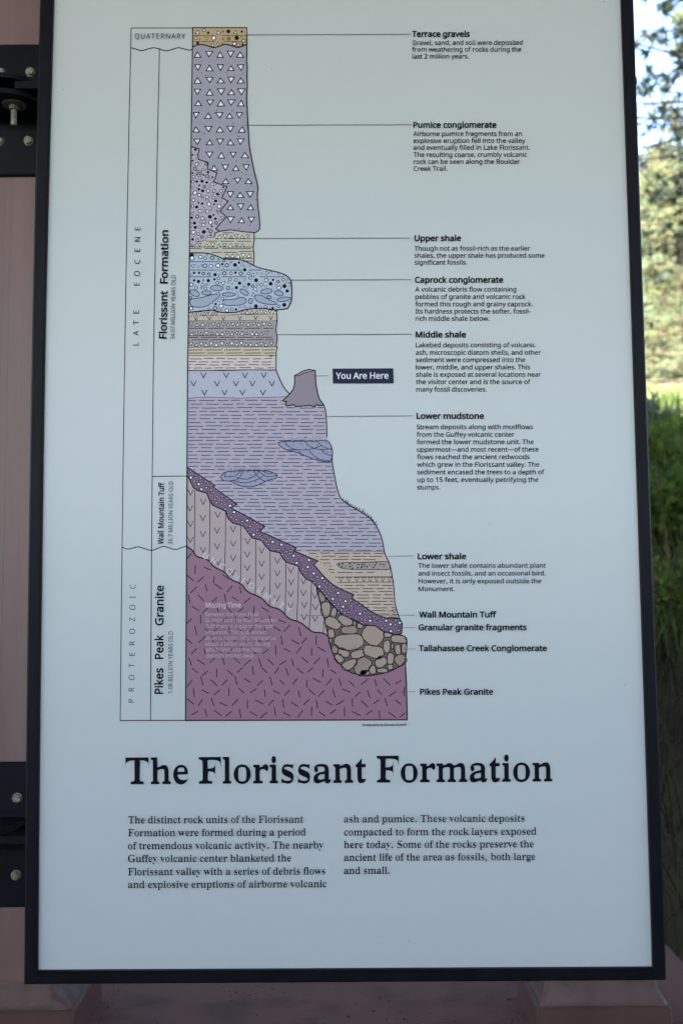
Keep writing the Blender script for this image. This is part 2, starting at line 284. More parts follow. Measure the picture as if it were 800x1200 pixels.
1098: [361, [43,-11,43,388,41,414,37,428,26,436,8,439,8,455,138,455,138,279,162,301,190,314,221,318,254,313,284,299,308,276,326,245,338,208,342,166,337,118,323,75,300,40,270,13,233,-4,192,-10,162,-6,133,7,105,28,53,-11], [183,14,204,18,220,30,232,49,242,95,245,160,242,213,231,251,212,273,184,280,169,277,155,270,144,257,138,242,138,69,143,38,158,20]],
1099: [293, [156,-10,119,-5,87,11,59,35,38,68,24,106,19,150,25,196,40,237,64,271,96,297,133,313,175,319,218,314,250,298,271,275,277,245,275,228,266,215,253,207,236,204,214,209,201,225,196,251,197,261,197,271,194,286,185,294,169,297,138,285,118,248,112,187,118,123,137,76,156,55,178,42,204,38,239,47,271,72,285,60,248,21,205,-2]],
1100: [370, [140,-10,107,-5,78,10,53,35,35,66,23,104,19,147,24,196,36,237,55,272,81,297,112,313,146,318,175,314,201,301,223,280,223,401,220,419,212,430,198,437,176,439,176,455,319,455,319,75,325,41,335,32,353,28,353,11,294,6,223,-10,223,39,201,12,173,-5], [171,28,187,31,202,41,215,56,223,76,223,242,217,257,206,270,191,278,174,281,155,277,141,267,130,250,121,210,118,153,120,98,130,58,146,36]],
1101: [301, [154,-10,117,-5,85,10,58,35,37,69,24,109,19,157,24,201,38,240,59,273,87,298,120,313,157,318,193,314,224,301,249,280,268,251,279,216,283,173,283,166,117,166,123,112,138,73,164,50,199,42,225,47,248,62,270,86,285,73,248,27,205,-1], [116,192,201,192,201,215,199,252,193,277,181,292,161,297,136,286,121,255,116,203]],
1102: [214, [15,0,15,16,40,22,50,35,52,73,52,277,16,277,16,310,52,310,52,353,56,386,67,413,85,436,123,457,174,465,212,460,240,446,257,425,263,400,260,381,252,367,239,358,224,355,208,358,195,365,187,376,185,391,193,420,196,426,197,433,193,441,180,443,163,440,153,430,148,390,148,310,203,310,203,277,148,277,148,65,150,40,158,26,173,18,199,16,199,0]],
1103: [327, [146,-140,89,-136,48,-122,22,-100,14,-75,20,-54,38,-38,69,-26,44,-10,29,9,24,30,28,54,42,74,67,92,102,110,58,135,31,169,22,212,27,242,40,268,60,289,88,305,120,315,157,318,196,315,233,304,317,304,317,268,268,268,286,237,291,203,288,176,276,151,258,131,234,116,205,106,172,103,157,103,142,104,126,102,112,94,104,84,101,71,105,59,119,51,141,49,175,49,223,47,259,40,285,29,303,13,312,-9,316,-37,311,-67,296,-92,272,-113,219,-133], [157,124,178,130,190,146,197,173,199,211,197,249,190,276,178,292,157,297,137,292,124,276,117,249,114,211,117,173,124,146,137,130], [161,-116,218,-111,252,-94,263,-66,260,-51,249,-41,231,-36,205,-34,97,-34,79,-52,73,-73,79,-89,95,-103,122,-113]],
1104: [381, [18,0,18,16,35,19,45,26,51,37,52,56,52,399,51,417,46,429,36,437,19,440,19,455,148,455,148,267,175,295,207,313,243,318,281,312,309,292,325,258,330,212,330,56,332,38,337,26,347,19,363,16,363,0,202,0,202,16,207,16,223,21,232,34,235,56,235,217,229,258,219,268,203,271,173,262,148,235,148,56,154,26,164,19,180,16,180,0]],
1105: [198, [101,362,81,366,65,376,54,393,50,412,54,432,65,449,81,460,101,463,120,460,137,449,147,432,151,412,147,393,136,376,120,366], [18,0,18,16,35,19,45,26,51,37,52,56,52,252,47,285,37,291,20,293,21,310,148,310,148,56,154,26,164,19,180,16,180,0]],
1107: [359, [17,0,17,16,35,19,45,26,51,38,52,56,52,398,47,429,38,436,20,439,21,455,148,455,148,169,227,248,240,264,244,278,235,290,209,293,206,293,206,310,345,310,345,293,308,284,275,260,222,209,346,34,360,21,376,16,376,0,211,0,211,16,217,16,234,20,239,32,232,49,163,147,148,134,148,56,154,26,164,19,180,16,180,0]],
1108: [199, [18,0,18,16,35,19,45,26,51,37,52,56,52,398,47,429,38,436,20,439,20,455,148,455,148,56,154,26,164,19,180,16,180,0]],
1109: [554, [18,0,18,16,35,19,45,26,51,37,52,56,52,253,46,284,36,291,19,294,19,310,146,310,146,265,173,294,204,312,237,318,277,312,305,293,320,261,348,293,381,312,418,318,455,312,482,292,498,258,504,212,504,56,510,26,520,19,536,16,536,0,377,0,377,16,393,19,403,26,410,56,410,217,404,258,394,268,377,271,349,263,324,237,324,56,331,26,340,19,356,16,356,0,199,0,199,16,215,19,225,26,232,56,232,217,226,258,216,268,199,271,170,262,146,235,146,56,152,27,162,19,177,16,177,0]],
1110: [381, [18,0,18,16,35,19,45,26,51,37,52,56,52,253,46,284,36,291,19,294,19,310,148,310,148,267,175,296,207,313,243,318,281,312,309,292,325,258,330,212,330,56,332,38,337,26,347,19,363,16,363,0,202,0,202,16,207,16,223,21,232,34,235,56,235,217,229,258,219,268,203,271,173,262,148,235,148,56,154,26,164,19,180,16,180,0]],
1111: [336, [169,-10,127,-5,90,11,60,37,38,70,24,110,19,154,24,199,38,239,60,272,90,297,127,313,168,318,209,313,245,298,275,273,298,240,312,200,317,154,312,108,298,69,275,36,245,11,210,-5], [169,11,193,18,209,39,217,81,220,154,217,227,208,271,192,292,169,299,144,292,128,271,120,227,117,154,120,82,128,39,144,18]],
1112: [371, [17,-139,17,-124,40,-117,50,-101,52,-64,52,243,51,269,46,283,37,291,19,295,19,310,143,310,143,263,166,294,195,313,230,319,264,314,293,298,317,274,335,241,346,203,350,160,346,113,334,72,316,38,291,12,261,-5,227,-10,196,-5,170,9,148,32,148,-58,152,-99,158,-110,167,-118,197,-123,197,-139], [195,28,222,36,239,59,249,99,253,154,250,208,241,248,232,265,218,275,199,278,179,273,162,259,148,235,148,69,160,46,176,33]],
1114: [287, [18,0,18,16,35,19,45,26,51,37,52,56,52,252,51,273,46,285,37,291,20,293,21,310,146,310,146,252,165,280,187,301,210,314,233,318,258,315,275,304,286,287,289,266,287,248,278,234,265,225,248,222,233,224,222,231,207,250,199,257,189,260,175,255,162,241,152,220,149,192,149,56,152,37,159,25,173,19,197,16,197,0]],
1115: [288, [151,-10,122,-6,87,6,73,9,60,4,51,-9,36,-9,36,105,53,105,66,68,87,39,112,21,140,15,162,18,179,27,189,40,192,58,183,84,156,105,107,130,76,148,54,169,41,193,37,220,44,259,65,291,98,312,141,319,166,316,199,308,206,306,213,305,223,308,230,319,244,319,244,222,228,222,215,254,196,277,174,291,149,296,130,294,116,286,108,274,105,259,107,244,115,232,146,212,191,189,221,172,241,151,253,127,257,95,250,51,228,18,194,-3]],
1116: [228, [124,-9,89,-4,66,10,53,36,48,71,48,279,20,279,20,300,88,369,129,424,144,424,144,310,208,310,208,279,144,279,144,82,149,51,157,43,168,40,189,49,206,75,222,66,198,24,165,-1]],
1117: [375, [131,-10,91,-3,65,17,51,51,46,97,46,248,39,282,29,291,11,294,11,310,142,310,142,74,144,58,151,46,162,38,177,36,205,43,228,66,228,248,226,269,221,283,209,291,189,294,189,310,324,310,324,70,326,51,331,39,342,33,360,30,360,13,300,7,228,-10,228,40,209,19,186,3,160,-7]],
1118: [306, [142,-10,38,248,22,281,12,290,-3,293,-3,310,164,310,164,294,156,294,136,290,129,276,130,268,185,122,236,253,241,272,237,284,224,292,203,294,203,310,305,310,305,295,289,289,278,279,260,243,160,-10]],
1119: [435, [122,-10,17,265,6,284,-11,293,-11,310,138,310,138,293,120,289,114,276,116,266,120,253,167,127,211,235,201,266,190,288,168,295,168,310,323,310,323,293,302,288,296,276,296,269,298,262,336,141,382,256,387,275,380,289,356,295,356,310,445,310,445,295,433,292,425,284,412,258,304,-10,289,-10,223,197,140,-10]],
1120: [319, [5,0,5,15,34,29,62,56,123,136,43,263,24,285,4,293,4,310,169,310,169,294,147,291,140,280,149,260,183,206,224,257,234,279,232,286,227,290,201,294,201,310,311,310,311,296,283,283,254,254,198,184,291,36,303,21,319,15,319,0,155,0,155,16,178,19,185,30,173,59,138,114,97,61,85,34,92,20,114,15,118,15,118,0]],
1121: [300, [52,-140,29,-137,10,-125,-3,-107,-7,-84,-4,-67,5,-53,18,-43,36,-40,51,-42,64,-49,72,-61,75,-76,74,-81,74,-87,77,-96,86,-99,99,-92,114,-74,129,-44,140,-5,36,251,25,275,15,287,-3,293,-5,293,-5,310,162,310,162,293,136,289,130,284,128,275,130,267,133,257,185,119,230,241,236,260,238,274,236,284,229,289,203,293,203,310,300,310,300,293,287,290,277,281,259,242,162,-24,129,-96,113,-117,95,-131,76,-138]],
1070: [404, [15,0,15,17,45,23,62,34,72,53,75,84,75,375,71,405,61,423,43,433,14,439,14,455,394,455,394,320,377,320,369,357,355,385,336,406,310,420,275,428,230,431,200,429,186,421,182,398,182,247,190,247,229,253,256,270,274,301,284,347,302,347,302,118,285,118,274,168,257,200,229,218,189,224,182,224,182,81,188,43,196,31,210,24,257,17,257,0]],
1071: [508, [268,-10,200,-3,141,19,93,55,57,103,35,161,28,229,35,295,57,352,93,399,139,435,195,458,257,465,311,459,369,441,388,436,406,443,419,465,437,465,437,308,420,308,403,346,382,379,357,406,329,426,299,439,267,443,214,430,176,389,153,322,146,228,150,163,161,110,180,67,206,37,238,19,275,13,308,16,328,27,339,45,343,71,343,128,339,154,329,170,309,179,275,182,275,198,500,198,500,182,473,179,457,171,449,155,446,128,446,29,387,7,328,-6]],
1083: [390, [43,-11,43,158,62,158,83,94,111,50,136,30,164,19,197,15,231,20,257,36,273,60,279,89,273,117,255,140,225,160,163,191,112,221,77,253,56,289,50,332,54,370,67,403,88,429,115,449,148,462,185,466,229,461,282,448,291,446,300,445,313,450,320,466,339,466,339,319,322,319,310,354,293,385,272,410,248,429,222,441,194,445,163,440,140,426,125,406,120,380,124,356,137,336,159,319,189,303,253,273,290,253,317,233,337,211,350,188,357,162,359,133,354,93,339,58,314,29,281,8,240,-6,192,-10,158,-8,126,1,98,9,85,12,69,7,61,-11]],
1084: [423, [92,0,92,17,123,21,142,31,152,50,156,81,156,433,149,433,102,426,65,403,41,367,29,318,11,318,11,455,410,455,410,317,394,317,381,368,357,404,319,426,269,433,263,433,263,81,267,49,276,30,296,21,328,17,328,0]],
}

# ------------------------------------------------------------------ printing kit (flat ink on the panel)
def unpack(key):
    g = GLYPHS[key]
    return g[0] / 1000, [[(c[i] / 1000, c[i + 1] / 1000) for i in range(0, len(c), 2)] for c in g[1:] if c]

def inside(p, poly):
    x, y = p; r = False; n = len(poly); j = n - 1
    for i in range(n):
        xi, yi = poly[i]; xj, yj = poly[j]
        if (yi > y) != (yj > y) and x < (xj - xi) * (y - yi) / (yj - yi) + xi: r = not r
        j = i
    return r

GC = {}
def glyph(key, ax, ay):
    k = (key, ax, ay)
    if k in GC: return GC[k]
    adv, cs = unpack(key); out = []
    for c in cs:
        c = [p for i, p in enumerate(c) if math.hypot(p[0] - c[i - 1][0], p[1] - c[i - 1][1]) > .0075]
        n = len(c); q = []
        for i in range(n):
            a, b, e = c[i - 1], c[i], c[(i + 1) % n]
            n1 = Vector((-(b[1] - a[1]), b[0] - a[0])); n2 = Vector((-(e[1] - b[1]), e[0] - b[0]))
            if n1.length < 1e-6 or n2.length < 1e-6: q.append(b); continue
            n1.normalize(); n2.normalize(); m = n1 + n2
            if m.length < .5: m = n1
            m.normalize(); f = 1 / max(.55, m.dot(n1))
            q.append((b[0] + m.x * f * ax, b[1] + m.y * f * ay))
        out.append(q)
    # each outer contour is filled on its own, together with the holes that lie in it
    area = lambda c: sum(c[i - 1][0] * c[i][1] - c[i][0] * c[i - 1][1] for i in range(len(c)))
    outer = [c for c in out if area(c) < 0]; holes = [c for c in out if area(c) >= 0]
    flat = []; tris = []
    for oc in outer:
        grp = [oc] + [h for h in holes if inside(h[0], oc)]
        k0 = len(flat); flat += [p for q in grp for p in q]
        tris += [tuple(i + k0 for i in t) for t in tessellate_polygon([[Vector((x, y, 0)) for x, y in q] for q in grp])]
    GC[k] = (adv, flat, tris)
    return GC[k]

LEVEL = [0]
class Print(MB):
    """flat ink shapes; every print part sits on its own level, 0.05 mm steps above the panel"""
    def __init__(s):
        super().__init__(); LEVEL[0] += 1; s.base = LEVEL[0] * 4
    def P(s, x, y, z):
        q = plane_point(x, y); h = (s.base + z) * 1.2e-5
        return (q[0], q[1] - h - 2e-5, q[2])
    def poly(s, pts, m, z=0):
        vs = [s.P(x, y, z) for x, y in pts]
        if len(pts) <= 4: s.add(vs, [tuple(range(len(pts)))], m)
        else: s.add(vs, tessellate_polygon([[Vector((x, y, 0)) for x, y in pts]]), m)
    def line(s, pts, w=.8, m=None, z=2, closed=False):
        m = m or BLACK; n = len(pts); L = []; R = []; w *= 1.14
        for i in range(n):
            a = pts[(i - 1) % n] if (closed or i) else pts[i]; b = pts[(i + 1) % n] if (closed or i < n - 1) else pts[i]
            p = pts[i]
            d1 = Vector((p[0] - a[0], p[1] - a[1])); d2 = Vector((b[0] - p[0], b[1] - p[1]))
            if d1.length < 1e-6: d1 = d2
            if d2.length < 1e-6: d2 = d1
            d1.normalize(); d2.normalize(); t = d1 + d2
            if t.length < .3: t = d1
            t.normalize(); nx, ny = -t.y, t.x
            f = w / 2 / max(.5, abs(nx * -d1.y + ny * d1.x))
            L.append((p[0] + nx * f, p[1] + ny * f)); R.append((p[0] - nx * f, p[1] - ny * f))
        vs = [s.P(x, y, z) for x, y in L + R]; fs = []
        for i in range(n if closed else n - 1):
            j = (i + 1) % n; fs.append((i, j, n + j, n + i))
        s.add(vs, fs, m)
    def disc(s, x, y, r, m, z=1, ry=None, ang=0, n=10, wob=0, rnd=None):
        ry = ry or r; pts = []
        for i in range(n):
            a = 2 * math.pi * i / n; k = 1 + (rnd.uniform(-wob, wob) if rnd else 0)
            u, v = r * k * math.cos(a), ry * k * math.sin(a)
            pts.append((x + u * math.cos(ang) - v * math.sin(ang), y + u * math.sin(ang) + v * math.cos(ang)))
        s.add([s.P(p[0], p[1], z) for p in pts], [tuple(range(n))], m)
    def ring(s, x, y, r, fill, o=.55, ry=None, **k):
        o = max(.6, min(1.0, r * .6)); ry = ry or r
        s.disc(x, y, r + o / 2, BLACK, 1, ry=ry + o / 2, **k); s.disc(x, y, max(.28, r - o / 2), fill, 2, ry=max(.28, ry - o / 2), **k)
    def tri(s, x, y, w, h, up=True, fill=None, o=.85, skew=0, rot=0):
        sg = -1 if up else 1; w *= 1.1; h *= 1.1
        base = [(-w / 2, -sg * h / 2), (w / 2, -sg * h / 2), (skew, sg * h / 2)]
        c, q = math.cos(rot), math.sin(rot)
        base = [(x + a * c - b * q, y + a * q + b * c) for a, b in base]
        cx = sum(p[0] for p in base) / 3; cy = sum(p[1] for p in base) / 3
        s.poly(base, BLACK, 1)
        r_in = (w * h / 2) / ((w + 2 * math.hypot(w / 2 + abs(skew) / 2, h)) / 2)
        k = max(.3, 1 - o / r_in)
        s.poly([(cx + (a - cx) * k, cy + (b - cy) * k) for a, b in base], fill or WHITE, 2)
    def vee(s, x, y, w=6, h=6, t=.75):
        s.line([(x - w / 2, y - h / 2), (x, y + h / 2), (x + w / 2, y - h / 2)], t, BLACK, 1)
    def text(s, txt, x0, y0, x1, y1, cap, style='s', m=None, bold=0, z=0, track=False):
        """one line from baseline start (x0, y0) to its end (x1, y1); cap = height of the capitals"""
        m = m or BLACK
        if style == 's': ax, ay, ch = 0, 0, .4795
        elif style == 'title': ax, ay, ch = -.0130, .0145, .4554
        else: ax, ay, ch = -.0150, .0125, .4554
        items = []; x = 0; txt = txt.replace('\u2014', '|')
        for c in txt:
            if c == '|':
                items.append((x, [(.02, .17), (.64, .17), (.64, .22), (.02, .22)], [(0, 1, 2), (0, 2, 3)])); x += .66; continue
            serif = style != 's' and c not in ' .,'
            adv, flat, tris = glyph(ord(c) + (1000 if serif else 0), ax if serif or style == 's' else .006, ay if serif or style == 's' else .006)
            if serif: adv -= .024
            if c == ' ' and style != 's': adv *= .80 if style == 'title' else .92
            if style == 's' and bold and tris:
                fl, tr = list(flat), list(tris)
                for q in unpack(ord(c))[1]:
                    m_ = len(q); k0 = len(fl)
                    for i in range(m_):
                        a, b, e = q[i - 1], q[i], q[(i + 1) % m_]
                        d1 = Vector((b[0] - a[0], b[1] - a[1])).normalized(); d2 = Vector((e[0] - b[0], e[1] - b[1])).normalized(); t = d1 + d2
                        if t.length < .4: t = d1
                        t.normalize(); f = bold / max(.7, t.dot(d1))
                        fl += [(b[0] - t.y * f, b[1] + t.x * f), (b[0] + t.y * f * .5, b[1] - t.x * f * .5)]
                    for i in range(m_):
                        j = (i + 1) % m_; tr.append((k0 + 2 * i, k0 + 2 * i + 1, k0 + 2 * j + 1, k0 + 2 * j))
                flat, tris = fl, tr
            items.append((x, flat, tris)); x += adv
        last = items[-1][1]; x_end = items[-1][0] + max(p[0] for p in last)
        x_st = min(p[0] for p in items[0][1]) if items[0][1] else 0
        L = math.hypot(x1 - x0, y1 - y0); ux, uy = (x1 - x0) / L, (y1 - y0) / L
        vs_ = cap / ch; extra = 0
        if track:
            hs = vs_ * .97; extra = (L - (x_end - x_st) * hs) / max(1, len(txt) - 1)
        else: hs = L / (x_end - x_st)
        for i, (gx, flat, tris) in enumerate(items):
            if not tris: continue
            vs = []
            for px, py in flat:
                u = (gx + px - x_st) * hs + extra * i; v = py * vs_
                vs.append(s.P(x0 + ux * u + uy * v, y0 + uy * u - ux * v, z))
            s.add(vs, tris, m)
    def letter(s, c, x, y, cap, rot=0, m=None, bold=0, z=0):
        """single letter centred on (x, y), rot in degrees counter-clockwise"""
        adv, flat, tris = glyph(ord(c), bold, bold * .8)
        if not tris: return
        xs = [p[0] for p in flat]; cx = (min(xs) + max(xs)) / 2; k = cap / .4795; a = math.radians(rot)
        vs = []
        for px, py in flat:
            u = (px - cx) * k; v = (py - .24) * k
            vs.append(s.P(x + u * math.cos(a) - v * math.sin(a), y - (u * math.sin(a) + v * math.cos(a)), z))
        s.add(vs, tris, m or BLACK)

def wav(pts, amp, seed, step=4.0, closed=False):
    """resample a polyline with a slight hand-drawn wobble"""
    rnd = random.Random(seed); out = []; q = pts + ([pts[0]] if closed else [])
    for a, b in zip(q, q[1:]):
        n = max(1, int(math.hypot(b[0] - a[0], b[1] - a[1]) / step))
        for i in range(n):
            t = i / n; k = amp if i else 0
            out.append((a[0] + (b[0] - a[0]) * t + rnd.uniform(-k, k), a[1] + (b[1] - a[1]) * t + rnd.uniform(-k, k)))
    if not closed: out.append(q[-1])
    return out

def smooth(pts, it=1, closed=False):
    """corner-cutting smoothing"""
    for _ in range(it):
        out = []; n = len(pts)
        rng = range(n) if closed else range(n - 1)
        for i in rng:
            a, b = pts[i], pts[(i + 1) % n]
            out += [(a[0] * .75 + b[0] * .25, a[1] * .75 + b[1] * .25), (a[0] * .25 + b[0] * .75, a[1] * .25 + b[1] * .75)]
        if not closed: out = [pts[0]] + out + [pts[-1]]
        pts = out
    return pts

def scatter(poly, radii, seed, tries=4000, gap=.5, avoid=()):
    """non-overlapping spots inside a polygon, radii: list of (radius, count)"""
    rnd = random.Random(seed); xs = [p[0] for p in poly]; ys = [p[1] for p in poly]; spots = list(avoid); res = []
    for r, cnt in radii:
        k = 0; t = 0
        while k < cnt and t < tries:
            t += 1
            x = rnd.uniform(min(xs), max(xs)); y = rnd.uniform(min(ys), max(ys))
            if not all(inside((x + r * 1.15 * math.cos(a), y + r * 1.15 * math.sin(a)), poly) for a in (0, 1.05, 2.1, 3.14, 4.2, 5.25)): continue
            if any((x - a) ** 2 + (y - b) ** 2 < (r + c + gap) ** 2 for a, b, c in spots): continue
            spots.append((x, y, r)); res.append((x, y, r)); k += 1
    return res

def dashes(pr, poly, y0, y1, pitch, lens, gap, w, seed, dots=True, m=None, slope=0, holes=()):
    rnd = random.Random(seed); xs = [p[0] for p in poly]; y = y0
    ok = lambda p: inside(p, poly) and not any(inside(p, h) for h in holes)
    while y < y1:
        x = min(xs) + rnd.uniform(-8, 4)
        while x < max(xs):
            L = rnd.uniform(*lens); yy = y + rnd.uniform(-.35, .35)
            a = x
            run = []
            k = int(L / 1.5) + 1
            for i in range(k + 1):
                p = (x + L * i / k, yy + slope * (x - xs[0]) + .09 * math.sin(i * .9 + x))
                if ok((p[0] + .8, p[1])) and ok((p[0] - .8, p[1])): run.append(p)
                else:
                    if len(run) > 1: pr.line(run, w, m, 1)
                    run = []
            if len(run) > 1: pr.line(run, w, m, 1)
            x += L
            g = rnd.uniform(*gap)
            if dots and rnd.random() < .8:
                p = (x + g / 2, yy + rnd.uniform(-.3, .3))
                if ok((p[0] + 1, p[1])) and ok((p[0] - 1, p[1])): pr.disc(p[0], p[1], w * .5, m or BLACK, 1, n=5)
            x += g
        y += pitch

# ------------------------------------------------------------------ THE SIGN
sign = empty('interpretive_sign', (0, D, .9), 'tall pale blue grey panel in a black frame, printed with a column of rock layers', 'sign')
def part(mb, name, label=None, m=None, parent=None, smooth=False):
    p = parent or sign
    o = mb.build(name, None, m, smooth)
    off = Vector(p.matrix_world.translation) if p.parent else Vector(p.location)
    w_off = off
    o.data.transform(Matrix.Translation(-w_off)); o.parent = p
    if label: o['label'] = label
    return o

LO = [(-95, 49.3), (0, 46.5), (200, 41.2), (350, 37.7), (500, 35), (680, 32.4), (860, 30.3), (1000, 29), (1154.6, 27.8)]
LI = [(-80, 65.0), (0, 62), (240, 55.3), (370, 52.3), (500, 50), (680, 47.5), (860, 45.3), (1000, 44.1), (1139, 43.3)]
RO = [(-95, 739.5), (0, 742.5), (300, 752.2), (600, 762.7), (900, 773.4), (1149.8, 780.7)]
RI = [(-80, 725.5), (0, 728.2), (300, 738.7), (600, 748.4), (900, 758.3), (1135.2, 765.6)]
def rail(name, inner, outer, flip=False):
    """mitred box rail; inner / outer: matching lists of sheet points"""
    mb = MB(); prof = [(0, .030), (0, -.0065), (.10, -.008), (.86, -.008), (1, -.0055), (1, .030)]
    n = len(prof); vs = []; fs = []
    for a, b in zip(inner, outer):
        for t, dy in prof:
            x = a[0] + (b[0] - a[0]) * t; y = a[1] + (b[1] - a[1]) * t
            q = plane_point(x, y, D - .008); vs.append((q[0], D + dy, q[2]))
    for i in range(len(inner) - 1):
        for k in range(n): fs.append((i * n + k, i * n + (k + 1) % n, (i + 1) * n + (k + 1) % n, (i + 1) * n + k))
    fs.append(tuple(range(n))); fs.append(tuple(reversed(range((len(inner) - 1) * n, len(inner) * n))))
    mb.add(vs, fs, frame_paint)
    return part(mb, name)
def resamp(L, y):
    for a, b in zip(L, L[1:]):
        if a[0] <= y <= b[0]: return a[1] + (b[1] - a[1]) * (y - a[0]) / (b[0] - a[0])
    return L[0][1] if y < L[0][0] else L[-1][1]
yl = [0, 120, 240, 370, 500, 680, 860, 1000]
rail('frame_rail', [(65.0, -80)] + [(resamp(LI, y), y) for y in yl] + [(43.3, 1139)], [(49.3, -95)] + [(resamp(LO, y), y) for y in yl] + [(27.8, 1154.6)])
yl = [0, 300, 600, 900]
rail('frame_rail', [(725.5, -80)] + [(resamp(RI, y), y) for y in yl] + [(765.6, 1135.2)], [(739.5, -95)] + [(resamp(RO, y), y) for y in yl] + [(780.7, 1149.8)])
rail('frame_rail', [(43.55, 1139), (765.35, 1135.2)], [(28.05, 1154.6), (780.45, 1149.8)])
rail('frame_rail', [(65.2, -80), (725.3, -80)], [(49.6, -95), (739.2, -95)])
# panel sheet
mb = MB(); cs = [(57, -88), (733, -88), (773, 1142), (36, 1146)]
vs = [plane_point(*c) for c in cs]
mb.add(vs + [(x, y + .012, z) for x, y, z in vs], [(0, 1, 2, 3), (7, 6, 5, 4), (0, 4, 5, 1), (1, 5, 6, 2), (2, 6, 7, 3), (3, 7, 4, 0)], pm)
part(mb, 'panel')
# pale bead standing in for the highlight along the lower and right inner edge
mb = MB()
def bead(pts, w):
    for a, b in zip(pts, pts[1:]):
        p, q = Vector(plane_point(*a)), Vector(plane_point(*b))
        mb.tube([p, q], [w, w], 6, bead_mat)
bead([(44.5, 1138.6), (764.8, 1134.8)], .0012)
bead([(resamp(RI, y) - .9, y) for y in (-78, 0, 300, 600, 900, 1134)], .0009)
part(mb, 'highlight_bead')

# --- diagram colours (seen colour, bare panel beside it)
REF1, REF2, REF3, REF4 = (168, 176, 173), (184, 195, 197), (183, 199, 207), (165, 182, 191)
OCHRE = ink((154, 131, 92), (160, 165, 158)); OCHRE_D = ink((118, 80, 45), (160, 165, 158))
PUM = ink((137, 136, 150), REF1); LAV = ink((171, 164, 185), REF2); USH = ink((184, 181, 166), REF2)
CAP = ink((164, 181, 205), REF2); CAPS = ink((145, 161, 187), REF2)
MPK = ink((190, 181, 185), REF3); MTN = ink((181, 176, 165), REF3); MGR = ink((150, 147, 158), REF3); MYE = ink((187, 181, 158), REF3); MPA = ink((200, 193, 194), REF3)
VEE = ink((168, 178, 206), REF3); STUMP = ink((134, 126, 146), REF3); MUD = ink((163, 161, 187), (180, 197, 206)); LENS = ink((140, 148, 183), (180, 197, 206))
GRAN = ink((108, 86, 122), (172, 190, 200)); TUF = ink((160, 149, 159), (172, 190, 200)); LSH = ink((173, 162, 152), (172, 190, 200)); GLN = ink((142, 140, 141), (172, 190, 200))
STONE = ink((143, 131, 122), REF4); STONE_D = ink((130, 118, 110), REF4); PIKE = ink((129, 95, 122), REF4); PEB = ink((186, 174, 203), (172, 190, 200))
NAVY = ink((.022, .026, .055)); WINK = ink((176, 172, 194), REF3); WPIK = ink((186, 162, 190), REF3); LINE = ink((.075, .08, .10))

# column boxes, leaders and wavy breaks
pr = Print()
boxL = [(153.7, 32.3), (151.5, 130), (149.3, 240), (147.4, 340), (145.6, 450), (144.2, 550), (142.5, 690), (140.8, 844.8)]
pr.line(boxL, .9)
pr.line([(153.4, 32.3), (226, 32.3)], .9)
pr.line([(186.9, 56), (184.8, 150), (183, 245), (181, 350), (179.5, 450), (178.4, 550), (177.3, 690), (176.3, 844.6)], .9)
pr.line([(140.6, 844.7), (218, 844.4)], 1.0)
pr.line([(178.4, 558.3), (219.2, 557.8)], .9)
w1 = smooth([(153, 55.3), (159, 57), (166, 59.3), (173, 57), (180, 55.1), (187, 57), (195, 59.6), (203, 57), (209, 55), (216, 57), (222, 58.6), (226, 57)], 2)
pr.line(w1, 1.1)
w2 = smooth([(142.8, 641), (149, 644), (156, 642.3), (162, 640.4), (170, 643.3), (178, 645.6), (186, 642), (192, 639.9), (199, 642.5), (206, 644.4), (213, 641.6), (219, 639.6)], 2)
pr.line(w2, 1.0)
part(pr, 'column_grid', 'thin black ruled boxes of the time scale')
LEVEL[0] += 30; leaders = []
for a, b in (((289, 40.7), (481, 40)), ((286.5, 146.8), (481.5, 146)), ((296, 279.4), (480.5, 278.9)), ((341.5, 328.2), (481.5, 327.7)),
             ((324.6, 392.2), (482, 391.6)), ((367, 440.7), (385, 440.4)), ((382, 488), (483.5, 487.4)), ((453.5, 652), (484.5, 651.5)),
             ((358, 721.6), (486, 721)), ((466, 735.9), (486.5, 735.3)), ((470, 760.9), (486.5, 760.4)), ((468, 811.2), (486.5, 810.6))):
    pr = Print(); LEVEL[0] -= 1; pr.line([a, b], .48, LINE, 3); leaders.append(pr)
LEVEL[0] -= 30

# outlines of the rock units
quat_b = smooth([(225.3, 55), (231, 52.3), (237, 51.7), (244, 53.6), (251, 56.2), (257, 54), (264, 51.4), (271, 53.2), (279, 56), (285, 53.5), (289, 51.8)], 1)
quat = [(225.7, 32.3), (289, 32.3)] + quat_b[::-1]
zig = [(224, 171.5), (233.5, 174.6), (232, 181), (232.5, 186.6), (244.1, 190.6), (242.8, 197.9), (254.5, 202.5), (250.3, 212.9), (266, 218.8), (259.8, 231.9), (267.3, 235.6), (257.8, 247.3), (265, 254), (252.8, 267.9), (257, 271)]
pum_r = [(289, 51.8), (289.3, 65), (288.6, 70), (289.8, 77), (289.2, 90), (289.9, 100), (288.9, 112), (289.3, 125), (290.8, 150), (291.8, 170), (295, 187), (298, 202), (301, 213), (302.7, 221), (301.3, 226), (302, 240), (303.6, 252), (304.8, 267), (302.5, 270.6), (299, 272.5)]
pum = quat_b + pum_r[1:] + [(288, 271.8), (279, 270.6), (270, 269.2), (263, 270.2), (257, 271)] + zig[::-1][1:] + [(225, 100)]
lav = zig + [(252, 273.1), (251.3, 277.5), (241.5, 278.5), (241, 281.5), (231.3, 283.5), (228.1, 287.6), (222, 289), (222.8, 230)]
cap_t = smooth([(221.5, 296.2), (242.6, 296.2), (252.3, 299.4), (262.8, 303.8), (282, 303.8), (290.8, 307.6), (303, 313.9), (317, 316.9), (329.3, 319.9), (337, 323.4), (341, 329)], 1)
